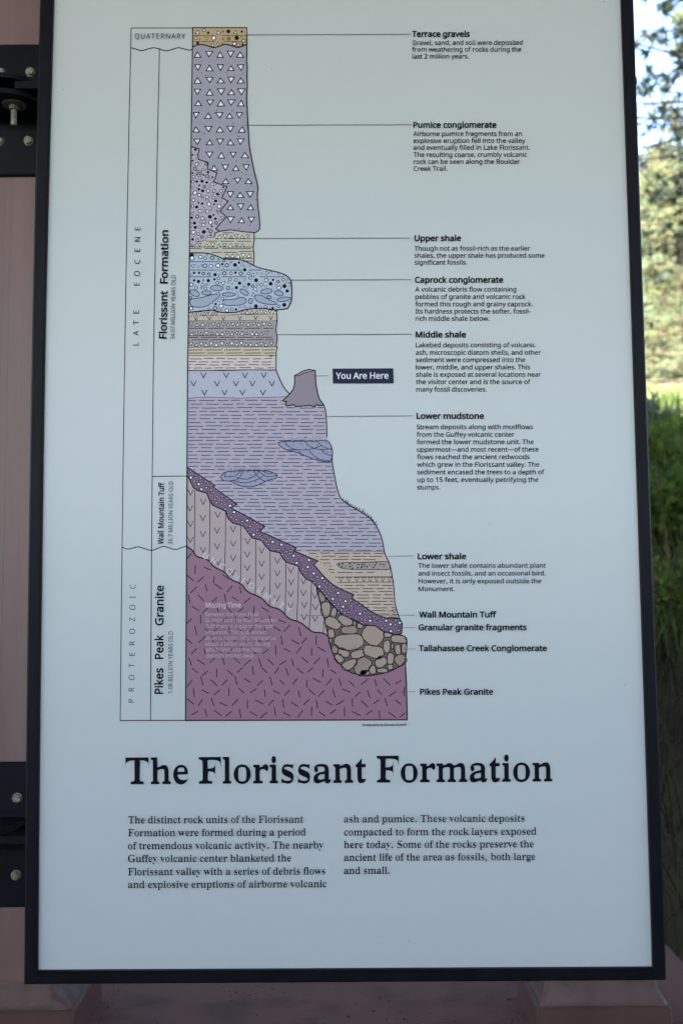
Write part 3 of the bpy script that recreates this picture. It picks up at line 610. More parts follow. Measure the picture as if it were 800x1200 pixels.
cap_b = [(342, 340.5), (341.5, 352.8), (337, 361.5), (324, 363.4), (310, 361.5), (296, 361.5), (285.5, 363.3), (276.8, 365.9), (262.8, 366.4), (255.8, 365.4), (248.8, 363.3), (234.8, 364.5), (221, 366)]
ush = [(222, 289), (228.1, 287.6), (231.3, 283.5), (241, 281.5), (241.5, 278.5), (251.3, 277.5), (252, 273.1), (257, 271), (263, 270.2), (270, 269.2), (279, 270.6), (288, 271.8), (297.6, 272.6), (298, 280), (296.6, 290), (297.8, 300), (297, 311.5), (290.8, 308.5), (282, 305), (262, 305), (242, 298), (221.5, 297)]
cap = cap_t + cap_b
mid_r = [(324, 363), (324.6, 376), (323.3, 386.5), (325, 397), (325, 406.6), (323.4, 412.8), (323.4, 433.6)]
vee_u = [(220, 434), (240, 433.6), (262, 434.2), (290, 433.3), (323.4, 433.6), (328.4, 446), (332.8, 454.8), (339.6, 462)] + [(335, 464.6), (312, 465.3), (278.7, 466.2), (240, 465), (219.5, 466.4)]
stump = [(339.2, 461.7), (343.7, 455.8), (345.3, 448.3), (345, 440.3), (350, 437.6), (355, 434.7), (361.7, 432.8), (369.3, 434.2), (370, 450), (372, 460), (374.2, 467.5), (379.2, 474.4), (374, 475.2), (370, 474.2), (368.7, 477.2), (363.3, 475), (355, 475.8), (346.7, 476.3), (344, 474.2), (335.8, 475.8), (334.2, 473.7), (335.8, 470.8), (330.8, 469.7), (334.2, 466.7), (337, 463.7)]
mud_r = smooth([(379.2, 474.4), (381.7, 481.7), (382.8, 498.3), (382.8, 517), (389.4, 530), (388.8, 540.8), (391.7, 556.7), (394.2, 570), (397.5, 580.8), (401, 586.6), (412.5, 594.3), (426.5, 602), (435.3, 609), (442.3, 618.8), (447.5, 631), (450, 646)], 1)
gr_t = [(219.3, 547.5), (252.5, 569.2), (249, 569.8), (277.5, 590.9), (271.4, 595.4), (310.1, 616.8), (304.6, 622.8), (347, 641.8), (344.8, 645.8), (372.2, 657.4), (367.5, 661.7), (379.5, 675.7), (389.2, 684.7), (399, 690.4), (414.4, 697.2), (411.7, 700.4), (420.1, 706.6), (433.1, 715.6), (442.9, 721.3), (452.6, 724.5), (468, 724.8)]
gr_b = [(471, 731), (470.5, 742.4), (465.6, 744), (457.5, 742.4), (448.6, 739.9), (439.6, 733.4), (431.5, 733), (425, 732.6), (413.6, 726), (402.2, 721.2), (394, 713.9), (381, 699.3), (373, 690.4), (366, 682), (358.3, 678.3), (352.6, 671.5), (349.3, 663.6), (335.8, 659), (331.3, 654.6), (327.9, 647.9), (316.6, 645.6), (311, 640), (306.5, 633.3), (295.3, 630.3), (290.8, 624.3), (285, 616.4), (272.8, 613), (267, 607.4), (264.9, 599.5), (249, 592), (245.3, 586), (242.4, 578), (231, 574.8), (226.6, 571.4), (220, 557.9)]
gran = gr_t + gr_b
unc = [(218.6, 640), (226.6, 645.6), (229.5, 652.4), (244.6, 655.8), (250.3, 664.8), (263.8, 670), (269.4, 679.4), (282.9, 683.9), (289.6, 694), (302, 698.5), (308.8, 703), (315.5, 710.9), (329, 714.3), (338, 725.5), (351.5, 728.9), (360.5, 736.5), (367.3, 741.5), (377.9, 741.4), (384.4, 745.6)]
unc = smooth(unc, 1)
tuf = [(219.3, 556)] + gr_b[::-1][:-13] + [(369.7, 687), (374.6, 705), (381.1, 731), (384.4, 745.6)] + unc[::-1]
tal = smooth([(369.7, 687), (374.6, 705), (381.1, 731), (384.4, 745.6), (386.8, 757), (390.9, 770), (399, 779.7), (408.7, 787.9), (421.7, 791.3), (431.5, 792.4), (444.5, 790.3), (457.5, 787), (473.7, 778), (475.9, 766.7), (477, 747), (466, 743), (457, 741), (448, 737), (439, 731), (425, 730), (413, 724), (402, 718), (394, 711), (381, 697), (375, 689)], 1, True)
lsh = [(345, 645), (360, 646.2), (400, 646.4), (450, 646), (452, 652), (455.8, 659), (458.5, 670), (460.6, 682), (461.8, 695), (462.5, 707), (465, 716), (468, 725), (452.6, 724.7), (442.9, 721.5), (433.1, 716), (420.1, 707), (400, 694), (389, 686), (367, 664)]
mud = [(219.4, 466.4), (240, 465), (278.7, 466.2), (312, 465.3), (335, 464.6), (340, 463), (379.2, 474.4)] + mud_r[1:] + [(400, 646.6), (344, 646.4), (300, 618), (260, 580), (219.3, 549)]
granite = unc + [(400, 760), (430, 780), (473.7, 778), (476, 800), (477, 843.8), (217.6, 844.5), (218.3, 700)]

def unit(poly, fill, pr=None):
    pr = pr or Print(); pr.poly(poly, fill, 0); return pr

# pikes peak granite
pr = unit(granite, PIKE); rnd = random.Random(4); row = 0; y = 653
while y < 842:
    x = 222 + (row % 2) * 6
    k = row
    while x < 474:
        a = [-.75, 1.45, .62][k % 3] + rnd.uniform(-.22, .22); L = rnd.uniform(4.1, 5.6)
        xx = x + rnd.uniform(-1.5, 1.5); yy = y + rnd.uniform(-2.2, 2.2)
        e = [(xx - math.cos(a) * L, yy - math.sin(a) * L), (xx + math.cos(a) * L, yy + math.sin(a) * L)]
        mid = ((e[0][0] + e[1][0]) / 2, (e[0][1] + e[1][1]) / 2)
        if all(inside((p[0], p[1] - 2), granite) and inside((p[0], p[1] + 1), granite) and not inside(p, tal) for p in e): pr.line(e, .9, BLACK, 1)
        x += 13.6; k += 1
    y += 12.2; row += 1
part(pr, 'rock_unit', 'purple granite block with scattered short dashes at the foot of the column')
# tuff
pr = unit(tuf, TUF)
cols = [(228.3, 575, 227.4, 650), (245.8, 587, 245, 657), (264.3, 599, 263, 670), (282.3, 615.6, 281.6, 684), (299.6, 632, 299, 697), (316.4, 646, 315.6, 711), (334.8, 659, 333.8, 720), (349.8, 665, 347.4, 728), (365, 681, 362, 737), (378.9, 728, 378.6, 741)]
for x0, y0, x1, y1 in cols:
    pr.line([(x0, y0), ((x0 + x1) / 2 + .5, (y0 + y1) / 2), (x1, y1)], .75, BLACK, 1)
for x, y0, y1, dy in ((223, 577, 638, 18.5), (238, 588, 650, 18.8), (255, 603, 662, 18.6), (273, 620, 676, 17), (290, 634, 692, 15.8), (307, 645, 702, 15.4), (325, 657, 714, 14.7), (341, 668, 726, 14), (356, 681, 737, 14), (369.5, 698, 740, 13.5)):
    y = y0
    while y <= y1:
        if inside((x, y + 4), tuf) and inside((x, y - 4), tuf): pr.vee(x + random.Random(x + y).uniform(-.6, .6), y, 6.6, 6.6)
        y += dy
part(pr, 'rock_unit', 'grey pink band of upright columns with V marks')
# tallahassee conglomerate
pr = unit(tal, ink((92, 82, 76), REF4))
Z = lambda x, y: (360 + x / 6.154, 640 + y / 6.154)
stones = [(105, 365, 22, 40, -12), (132, 455, 34, 55, 5), (190, 480, 20, 36, 10), (185, 555, 60, 38, 28), (272, 538, 58, 32, 28), (302, 605, 62, 30, -2), (172, 632, 24, 34, -5), (300, 690, 104, 58, -4), (472, 643, 76, 70, 32), (380, 575, 22, 20, 0), (340, 558, 12, 18, 0),
          (478, 762, 80, 44, 14), (660, 672, 60, 28, 6), (578, 640, 30, 18, 0), (572, 725, 25, 46, 3), (200, 745, 24, 30, 0), (262, 770, 44, 28, 28), (362, 780, 52, 30, -12), (228, 812, 30, 34, -35), (303, 855, 58, 32, -28), (398, 865, 52, 70, 38), (530, 838, 44, 38, -45),
          (600, 812, 25, 42, 2), (652, 745, 22, 38, -6), (697, 738, 20, 36, 2), (672, 822, 42, 40, -30), (598, 872, 20, 20, 0), (470, 893, 24, 32, -12), (540, 897, 38, 18, 4), (415, 915, 34, 18, -5), (165, 682, 12, 20, 0), (612, 722, 9, 20, 0), (345, 730, 1, 1, 0)]
av = []; rnd = random.Random(8)
for i, (x, y, a, b, g) in enumerate(stones):
    cx, cy = Z(x, y); rx, ry = a / 6.154, b / 6.154; t = math.radians(g)
    pts = []
    for k in range(16):
        q = 2 * math.pi * k / 16; c, s_ = math.cos(q), math.sin(q)
        e = .72; u = rx * math.copysign(abs(c) ** e, c) * (1 + .05 * math.sin(2 * q + i)); v = ry * math.copysign(abs(s_) ** e, s_) * (1 + .07 * math.cos(3 * q + i * 2))
        pts.append((cx + u * math.cos(t) - v * math.sin(t), cy + u * math.sin(t) + v * math.cos(t)))
    pr.poly(pts, STONE if i % 5 else STONE_D, 1); pr.line(pts, .85, BLACK, 2, True)
    m_ = max(1.0, min(rx, ry))
    for f in (-.6, 0, .6):
        big = rx > ry; u = f * rx if big else 0; v = 0 if big else f * ry
        av.append((cx + u * math.cos(t) - v * math.sin(t), cy + u * math.sin(t) + v * math.cos(t), m_))
for x, y, r in scatter(tal, [(2.0, 10), (1.4, 30), (1.0, 60), (.7, 80)], 5, gap=-.15, avoid=av): pr.ring(x, y, r, STONE, .5, n=8, ry=r * .9)
pr.line(tal, 1.1, BLACK, 3, True)
part(pr, 'rock_unit', 'pocket of packed brown rounded stones low at the right of the column')
# lower shale
pr = unit(lsh, LSH)
hole = [(388, 659), (460, 655), (460, 671), (394, 670)]; hole2 = [(380, 674), (464, 674), (464, 683), (390, 683)]; dot_zone = [(345, 645), (366, 650), (383, 668), (398, 688), (389, 686), (360, 662)]
dashes(pr, lsh, 648.5, 724, 3.75, (9, 18), (2.5, 5), .75, 11, holes=(hole, hole2, dot_zone))
for x, y, r in scatter([(352, 648), (366, 650), (386, 666), (396, 686), (389, 684), (368, 661)], [(.45, 60)], 6, gap=1.3): pr.disc(x, y, .42, BLACK, 1, n=5)
gl = smooth([(394, 661.5), (397, 659.4), (430, 659), (455.5, 657.6), (457.2, 663), (458.5, 668), (440, 667.6), (405, 667.2), (399, 665.5)], 1, True)
pr.poly(gl, GLN, 1); pr.line(gl, .7, BLACK, 2, True)
for x, y, r in scatter(gl, [(1.05, 16), (.6, 14)], 9, gap=1.1): pr.disc(x, y, r, BLACK, 2, n=7)
pr.ring(425.5, 662.5, 1.8, GLN, .6)
pr.line([(392, 676.6), (425, 676), (459.8, 676)], .7, BLACK, 1); pr.line([(395, 682.8), (430, 682), (461, 682.2)], .7, BLACK, 1)
for x in (399.5, 408.5, 418, 426, 433.5, 441, 448.5, 456): pr.tri(x, 679.3, 5.6, 5, False, LSH, .6)
pr.tri(461.6, 716.5, 5, 4, False)
pr.line([(345, 645.8), (400, 646.6), (450, 645.9)], .9, BLACK, 3)
pr.line([(450, 645.9), (452, 652), (455.8, 659), (458.5, 670), (460.6, 682), (461.8, 695), (462.5, 707), (465, 716), (468, 725)], 1.1, BLACK, 3)
part(pr, 'rock_unit', 'tan dashed layer wedged between the violet mudstone and the dark purple band')
# mudstone
pr = unit(mud, MUD)
lens_r = smooth([(325, 519), (329, 517.6), (345, 516.8), (362, 517), (382, 516), (386, 518), (389.5, 526), (389.6, 534), (387.5, 540.6), (382, 541.4), (370, 539), (358, 534.5), (348, 530), (336, 527.5), (329, 523.6)], 1, True)
lens_l = smooth([(258.3, 560), (261, 554.5), (268, 552.2), (285, 551.6), (310, 551.4), (320, 553.6), (325.2, 557.4), (323, 561), (316, 562), (309, 565), (300, 569.6), (289, 571), (278, 568.4), (270, 563.6), (262, 563.8)], 1, True)
dashes(pr, mud, 469.3, 645, 4.28, (8, 20), (2.8, 5.2), .80, 21, holes=(lens_r, lens_l, stump, gran, lsh), m=ink((.03, .03, .075)))
NB = ink((.03, .035, .09))
for L, curves, sd in ((lens_r, [[(333, 517.6), (337, 522), (343, 526.5), (352, 527.5), (362, 527), (372, 524), (376, 522)], [(357, 517), (362, 523), (370, 526.5), (384, 526.8)], [(371, 517), (376, 522), (384, 526), (389, 526)], [(350, 529), (354, 533.5), (359, 534.6)], [(362, 527.5), (367, 534), (374, 538.5), (386, 540)], [(376, 527), (381, 532), (389, 534)], [(338, 526.5), (350, 527.5)]], 3),
                     (lens_l, [[(265, 553), (262, 558), (268, 559), (276, 558), (282, 551.8)], [(268, 563.6), (280, 562), (284, 552)], [(272, 563), (286, 566.6), (300, 563), (308, 558)], [(276, 559), (288, 562.6), (298, 558), (304, 552)], [(297, 552), (303, 560), (310, 564)], [(303, 552), (309, 557.6), (316, 559), (324, 557)], [(308, 552), (314, 556), (320, 554)]], 4)):
    pr.poly(L, LENS, 2)
    for c in curves: pr.line(smooth(c, 2), .75, NB, 3)
    pr.line(L, 1.0, NB, 3, True)
    for x, y, r in scatter(L, [(.7, 16), (.4, 26)], sd, gap=1.4): pr.disc(x, y, r, NB, 3, n=6)
pr.line([(219.4, 466.4), (240, 465), (278.7, 466.2), (312, 465.3), (335, 464.6)], 1.0, BLACK, 3)
pr.line([p for p in mud_r if p[1] < 518], 1.15, BLACK, 3); pr.line([p for p in mud_r if p[1] > 527], 1.15, BLACK, 3)
rnd = random.Random(12)
crest = [(401, 586.4), (412.5, 594.1), (426.5, 601.8), (435.3, 608.8), (442.3, 618)]
for a, b in zip(crest, crest[1:]):
    n = int(math.hypot(b[0] - a[0], b[1] - a[1]) / 1.7)
    for i in range(n):
        t = i / n; x = a[0] + (b[0] - a[0]) * t; y = a[1] + (b[1] - a[1]) * t
        h = rnd.uniform(1.8, 4.4); g = rnd.uniform(-.8, 1.6)
        pr.line([(x, y), (x + g * .6, y - h * .6), (x + g + rnd.uniform(-.8, .8), y - h)], .72, BLACK, 3)
part(pr, 'rock_unit', 'thick violet mudstone layer full of short dashes, widest of the column')
# granular granite
pr = unit(gran, GRAN)
for x, y, r in scatter(gran, [(1.9, 26), (1.45, 60), (1.05, 150), (.75, 120)], 14, gap=.9):
    big = r > 1.3
    pr.ring(x, y, r * (1 if big else .95), WHITE if r > 1.7 else PEB if r > .9 else ink((140, 112, 158), (172, 190, 200)), .55, n=9, ry=r * .92)
pr.line(gr_t, 1.2, BLACK, 3); pr.line([gr_t[-1]] + gr_b, 1.2, BLACK, 3)
part(pr, 'rock_unit', 'dark purple diagonal band full of tiny white pebbles')
pr = Print(); pr.line(unc, 1.35, BLACK, 0)
pr.line([(477, 843.8), (476, 800), (474.6, 776)], 1.3, BLACK, 0); pr.line([(217.2, 844.5), (477.4, 843.8)], 1.3, BLACK, 1)
part(pr, 'boundary_line')
# V unit
pr = unit(vee_u, VEE); 
for y, xs in ((439.5, (238.5, 265, 287, 309)), (449.3, (226.8, 254.3, 276.4, 295.6, 318.5)), (459.8, (239.5, 263, 284, 308))):
    for x in xs: pr.vee(x, y, 6.3, 5.8, .9)
for x, y, r in scatter(vee_u, [(.4, 50)], 17, gap=4): pr.disc(x, y, .42, DARK, 1, n=5)
pr.line([(220, 434), (240, 433.6), (262, 434.2), (290, 433.3), (323.4, 433.6)], 1, BLACK, 3)
pr.line(smooth([(323.4, 433.6), (328.4, 446), (332.8, 454.8), (339.6, 462)], 1), 1.1, BLACK, 3)
part(pr, 'rock_unit', 'pale blue layer with rows of small V marks left of the stump')
# stump
pr = unit(stump, STUMP); pr.line(stump, 1.15, BLACK, 2, True)
lipp = [(345, 440.3), (350, 440.2), (356.5, 437), (362, 435.4), (369.3, 434.4), (361.7, 432.8), (355, 434.7), (350, 437.6)]
pr.poly(lipp, ink((162, 150, 168), REF3), 1); pr.line(lipp, .8, BLACK, 2, True)
part(pr, 'stump_drawing', 'purple grey petrified tree stump drawn in the notch of the column')
# middle shale bands
def band(y0, y1, fill, label, seed, xr=323.4, yr=None):
    yr0, yr1 = (y0 - .6, y1 - .6) if yr is None else yr
    xs0 = 221 - (y0 - 365) * .022; xs1 = 221 - (y1 - 365) * .022
    poly = [(xs0, y0), (xr, yr0)] + [p for p in mid_r if yr0 < p[1] < yr1] + [(xr, yr1), (xs1, y1)]
    pr = unit(poly, fill)
    pr.line(wav([(xs1, y1), (xr, yr1)], .25, seed, 12), .9, BLACK, 3)
    pr.line([(xr, yr0)] + [p for p in mid_r if yr0 < p[1] < yr1] + [(xr, yr1)], 1.05, BLACK, 3)
    return pr, poly
def trirow(pr, y, x0, x1, step, w=5, h=4.2, seed=0, o=.75):
    rnd = random.Random(seed); x = x0; k = rnd.randrange(2)
    while x < x1:
        q = rnd.uniform(.8, 1.12)
        pr.tri(x, y + rnd.uniform(-.4, .4) - (x - x0) * .002, w * q, h * q, bool(k % 2) if rnd.random() < .85 else True, None, o, rnd.uniform(-.8, .8), rnd.uniform(-.2, .2)); x += step * rnd.uniform(.9, 1.1); k += 1
pr, po = band(362, 370.6, MPK, '', 1, 324.2, (362, 368)); trirow(pr, 367.3, 225, 254, 4.6, 4.6, 3.8, 2); trirow(pr, 365.6, 284.5, 324, 5.4, 5, 4.4, 3)
part(pr, 'rock_unit', 'thin pinkish layer with white triangles under the blue conglomerate')
pr, po = band(370.6, 376.2, MTN, '', 2, 324.4, (368, 375.8))
for x in (229.5, 245.5, 261.7, 281, 299.5, 317.3): pr.vee(x, 373 - (x - 229) * .008, 4.4, 4, .75)
for x, y, r in scatter(po, [(.4, 16)], 19, gap=3): pr.disc(x, y, .4, DARK, 1, n=5)
part(pr, 'rock_unit', 'thin tan layer with six small V marks')
pr, po = band(376.2, 407.2, MGR, '', 3)
trirow(pr, 380, 225, 318, 6.1, 5.4, 4.6, 4); trirow(pr, 390.7, 224.8, 318, 6.0, 5.2, 4.4, 5); trirow(pr, 403.4, 223.8, 323, 5.9, 5.4, 4.8, 6)
for y, o_ in ((384.7, 0), (395.3, -8), (398.2, 3)):
    x = 222 + o_
    while x < 316:
        a = max(x, 221.5); pr.line([(a, y), (min(x + 19, 320), y - .2)], .75, BLACK, 1); x += 21.5
pr.line([(221, 393), (236, 393.2), (260, 392.8)], .5, BLACK, 1)
part(pr, 'rock_unit', 'grey lilac layer with three rows of white triangles')
pr, po = band(407.2, 417.2, MYE, '', 4)
for y, o_ in ((410.2, -3), (413.8, -1)):
    x = 222 + o_
    for k in range(5):
        a = max(x, 221.5); pr.line([(a, y), (min(x + 19, 322), y - .3)], .75, BLACK, 1); x += 22
part(pr, 'rock_unit', 'narrow yellow tan layer with long dashes')
pr, po = band(417.2, 434, MPA, '', 5, 323.4, (416.8, 433.4)); dashes(pr, po, 420.3, 433, 3.6, (7, 14), (3, 5), .75, 23); pr.disc(317.5, 417.2, 2.6, BLACK, 1, ry=.7)
part(pr, 'rock_unit', 'pale pinkish layer with short dashes and dots')
# upper shale
pr = unit(ush, USH)
trirow(pr, 277.2, 257, 294, 6.8, 5.6, 4.4, 7); trirow(pr, 287.2, 234.5, 290, 7.0, 5.4, 4.4, 8); trirow(pr, 299.4, 266, 293, 6.6, 5.6, 5, 9)
for y, segs in ((272.7, ((261, 273),)), (279.6, ((252, 258), (262, 295))), (282.6, ((242, 255), (258, 274), (278, 294))), (289.3, ((224, 252), (256, 296))), (291.1, ((222, 236), (240, 256), (260, 294))), (295.6, ((248, 260), (262, 278))), (294.5, ((280, 296),)), (302.6, ((262, 296),)), (306, ((286, 296),))):
    for a, b in segs: pr.line([(a, y), (b, y)], .7, BLACK, 1)
pr.line([(297.6, 272.6), (298, 280), (296.6, 290), (297.8, 300), (297, 311.5)], 1.1, BLACK, 3)
pr.line([(251.3, 277.5), (241.5, 278.5), (241, 281.5), (231.3, 283.5), (228.1, 287.6), (222, 289)], 1, BLACK, 3)
part(pr, 'rock_unit', 'yellow grey layer with rows of white triangles above the blue conglomerate')
# caprock
pr = unit(cap, CAP)
cs_ = [(240, 443, 45, 20, 2), (92, 477, 38, 20, 25), (172, 475, 35, 15, 2), (320, 486, 48, 13, 0), (424, 470, 34, 17, 32), (572, 465, 42, 18, -8), (655, 478, 33, 18, 12), (466, 530, 15, 19, 0), (590, 503, 18, 10, 15), (688, 518, 50, 15, -8)]
Y = lambda x, y: (212 + x / 5.714, 260 + y / 5.714)
av = []
def blob(pts):
    pts = smooth(pts, 2, True); pr.poly(pts, CAPS, 1); pr.line(pts, .75, BLACK, 2, True)
blob([Y(*p) for p in ((60, 515), (120, 512), (190, 490), (258, 480), (262, 498), (215, 535), (165, 570), (80, 572), (60, 550))])
blob([Y(*p) for p in ((282, 520), (350, 522), (410, 500), (440, 520), (435, 545), (380, 560), (300, 560), (282, 545))])
blob([Y(*p) for p in ((492, 490), (540, 488), (575, 515), (625, 535), (650, 552), (600, 555), (520, 540), (492, 515))])
for x, y, r in ((105, 540, 35), (160, 530, 35), (220, 505, 22), (320, 540, 22), (360, 540, 24), (410, 528, 26), (520, 512, 24), (560, 530, 20), (610, 545, 16)): av.append((*Y(x, y), r / 5.714))
for x, y, a, b, g in cs_:
    cx, cy = Y(x, y); rx, ry = a / 5.714, b / 5.714; t = math.radians(g)
    blob([(cx + rx * math.cos(q * .7854) * math.cos(t) - ry * math.sin(q * .7854) * math.sin(t), cy + rx * math.cos(q * .7854) * math.sin(t) + ry * math.sin(q * .7854) * math.cos(t)) for q in range(8)])
    for f in (-.6, 0, .6): av.append((cx + f * rx, cy + f * rx * math.sin(t), ry))
for y, segs in ((306.6, ((222, 259),)), (316.4, ((223, 252), (257, 284), (291, 306))), (324.3, ((222, 249), (260, 289), (304, 333)))):
    for a, b in segs:
        pr.line([(a, y), (b, y)], .7, BLACK, 1)
        av += [(q, y, .5) for q in range(int(a), int(b), 2)]
rnd = random.Random(31)
for x, y, r in [(224.7, 299.2, 2.9)] + scatter(cap, [(2.7, 12), (2.3, 26), (1.7, 34), (1.15, 50), (.5, 90)], 33, gap=.9, avoid=av):
    k = rnd.random()
    if r > 2.8 or (r > 1.5 and k < .28): pr.disc(x, y, r * .9, BLACK, 1, n=10)
    elif r > 2 and k < .6: pr.tri(x, y, r * 2.1, r * 1.9, rnd.random() < .5, None, .75, rnd.uniform(-.6, .6), rnd.uniform(-.8, .8))
    elif r > 1: pr.ring(x, y, r * .95, WHITE if k < .8 else CAP, .6, ry=r * .88)
    else: pr.disc(x, y, .42, BLACK, 1, n=5)
pr.line(cap_t + cap_b, 1.2, BLACK, 3)
part(pr, 'rock_unit', 'bulging pale blue conglomerate ledge with pebbles and triangles')
# pumice + lavender
pr = unit(pum, PUM)
rows = [(0, 343, '148u270d383u492d590u'), (0, 483, '148d270u385d493u595d'), (0, 612, '148u270d390u497d597u'), (0, 735, '146d272u390d497u603d'), (0, 848, '152u280d392u500d598u'), (0, 980, '135d255u372d480u583d'), (0, 1123, '135u258d380u488d607u'),
        (1, 130, '128d243u345d443u537d'), (1, 252, '243d355u465d577u'), (1, 372, '288u393d490u587d'), (1, 495, '395u508d610u'), (1, 625, '440d533u625d'), (1, 740, '440u535d627u'), (1, 862, '443d543u637d')]
import re
rnd = random.Random(3); av = []
for md, ry_, st in rows:
    for i, (a, b) in enumerate(re.findall(r'(\d+)([ud])', st)):
        x, y = (215 + int(a) / 8.889, 25 + ry_ / 8.889) if md == 0 else (215 + int(a) / 8, 150 + ry_ / 8)
        pr.tri(x, y, rnd.uniform(8.2, 9.8), rnd.uniform(6.6, 7.9), b == 'u', None, 1.15, rnd.uniform(-.9, .7)); av.append((x, y, 4.3))
for x, y, r in scatter(pum, [(.75, 22), (.42, 190)], 41, gap=1.4, avoid=av): pr.disc(x, y, r * .95, BLACK if r > .5 else DARK, 1, n=6)
pr.line(smooth(pum_r, 1), 1.2, BLACK, 3); pr.line([(299, 272.5), (288, 271.8), (279, 270.6), (270, 269.2), (263, 270.2), (257, 271)], 1.1, BLACK, 3)
part(pr, 'rock_unit', 'tall slate grey column section with rows of white triangles')
pr = unit(lav, LAV); rnd = random.Random(6)
for x, y, r in scatter(lav, [(2.7, 9), (2.2, 22), (1.8, 22), (1.4, 26), (.9, 26), (.45, 70)], 43, gap=.7):
    k = rnd.random()
    if r > 1.2 and k < .42: pr.disc(x, y, r * .95, BLACK, 1, ry=r * .85)
    elif r > 2 and k < .56: pr.tri(x, y, r * 2, r * 1.8, True, None, .75, 0, rnd.uniform(-1, 1))
    elif r > .8: pr.ring(x, y, r * .95, WHITE if k < .85 else LAV, .6, ry=r * .85, ang=rnd.uniform(0, 3))
    else: pr.disc(x, y, .45, BLACK, 1, n=5)
pr.line(zig, 1.1, BLACK, 3); pr.line([(257, 271), (252, 273.1), (251.3, 277.5)], 1.1, BLACK, 3)
part(pr, 'rock_unit', 'lavender wedge with black and white pebbles and a stepped edge')
# terrace gravels
pr = unit(quat, OCHRE)
for a, b, y in ((227, 247, 41.6), (260, 289, 41.6), (226, 252, 48.6), (262, 285, 48.6)): pr.line([(a, y), (b, y)], .6, BLACK, 1)
T = lambda x, y: (215 + x / 8.889, 25 + y / 8.889)
for x, y, w, h, u, r in ((148, 108, 5.8, 4.8, True, 0), (360, 112, 5.6, 5, True, -.5), (545, 110, 4.6, 4.4, True, .2), (238, 182, 4.6, 4, False, .2)): pr.tri(*T(x, y), w, h, u, None, .75, 0, r)
for x, y, r in ((213, 90, 1.7), (128, 172, 1.7), (315, 172, 2.6), (305, 248, 1.7), (358, 235, 1.3), (530, 232, 2.2), (572, 243, 1.7), (627, 202, 1.8)): pr.ring(*T(x, y), r, WHITE, .6)
pr.ring(*T(470, 180), 1.7, OCHRE, .6)
for x, y, r in ((468, 103, 2.3), (555, 172, 2.6), (258, 118, 1.6), (148, 225, 1.7), (608, 106, 1.4), (615, 238, 1.3)): pr.disc(*T(x, y), r, BLACK, 1)
for x, y, r in ((410, 105, 1.4), (410, 185, 1.5), (170, 185, 1.1), (403, 228, 1.2), (605, 160, 1), (305, 140, .8)): pr.disc(*T(x, y), r, OCHRE_D, 1)
for x, y, r in scatter(quat, [(.35, 40)], 47, gap=1.5): pr.disc(x, y, .35, DARK, 1, n=5)
pr.line([(225.7, 32.3), (289, 32.3), (289.2, 52)], 1.1, BLACK, 3); pr.line(quat_b, 1.3, BLACK, 3)
part(pr, 'rock_unit', 'small ochre gravel cap at the very top of the column')
# left edge of the column
pr = Print(); pr.line([(225.8, 32), (224.6, 130), (222.9, 240), (221.4, 340), (219.9, 440), (219.2, 550), (218.8, 640), (217.4, 844.8)], 1.15, BLACK, 0)
part(pr, 'boundary_line')
for pr in leaders: part(pr, 'leader_line')

# ------------------------------------------------------------------ lettering
def caption(head, hx0, hx1, hy, lines=(), hb=.024):
    pr = Print(); pr.text(head, hx0, hy, hx1, hy - .1, 6.6, 's', None, hb)
    for txt, x0, x1, y in lines: pr.text(txt, x0, y, x1, y - .15, 5.35, 's', ink((.012, .013, .02)), .0085)
    return part(pr, 'caption', 'printed caption headed %s' % head)
caption('Terrace gravels', 482.5, 550.2, 42.9, [('Gravel, sand, and soil were deposited', 482.8, 612.3, 52.5), ('from weathering of rocks during the', 482.8, 610.5, 60.4), ('last 2 million years.', 482.8, 549, 68.5)])
caption('Pumice conglomerate', 484, 581.4, 149.5, [('Airborne pumice fragments from an', 484, 611.2, 159.3), ('explosive eruption fell into the valley', 484, 615.2, 167.4), ('and eventually filled in Lake Florissant.', 484, 620.6, 175.4), ('The resulting coarse, crumbly volcanic', 484.2, 617.3, 183.8), ('rock can be seen along the Boulder', 484.4, 608.8, 192), ('Creek Trail.', 484.4, 524, 200.2)])
caption('Upper shale', 485.4, 540, 282.4, [('Though not as fossil-rich as the earlier', 485.4, 620.9, 293.7), ('shales, the upper shale has produced some', 485.4, 637.5, 302), ('significant fossils.', 485.6, 547, 310.1)])
caption('Caprock conglomerate', 485.9, 589.3, 331.2, [('A volcanic debris flow containing', 486.2, 604.6, 341.7), ('pebbles of granite and volcanic rock', 486.4, 615.5, 350.4), ('formed this rough and grainy caprock.', 486.4, 623.8, 359), ('Its hardness protects the softer, fossil-', 486.6, 621.2, 367.5), ('rich middle shale below.', 486.6, 573.3, 376)])
caption('Middle shale', 486.7, 545.8, 395.4, [('Lakebed deposits consisting of volcanic', 486.9, 626.8, 407), ('ash, microscopic diatom shells, and other', 486.9, 633.4, 415.8), ('sediment were compressed into the', 487, 615, 424.4), ('lower, middle, and upper shales. This', 487, 620.8, 433), ('shale is exposed at several locations near', 487.2, 633.6, 441.6), ('the visitor center and is the source of', 487.2, 621.2, 450.2), ('many fossil discoveries.', 487.4, 569.8, 459)])
caption('Lower mudstone', 487.8, 566.8, 490.8, [('Stream deposits along with mudflows', 487.9, 624.3, 503), ('from the Guffey volcanic center', 488, 602.4, 511.9), ('formed the lower mudstone unit. The', 488, 624.9, 520.6), ('uppermost\u2014and most recent\u2014of these', 488.2, 630.7, 529.4), ('flows reached the ancient redwoods', 488.2, 620.2, 538.2), ('which grew in the Florissant valley. The', 488.3, 631.4, 547.1), ('sediment encased the trees to a depth of', 488.3, 637.6, 556), ('up to 15 feet, eventually petrifying the', 488.5, 630.4, 564.9), ('stumps.', 488.5, 515.4, 573.8)])
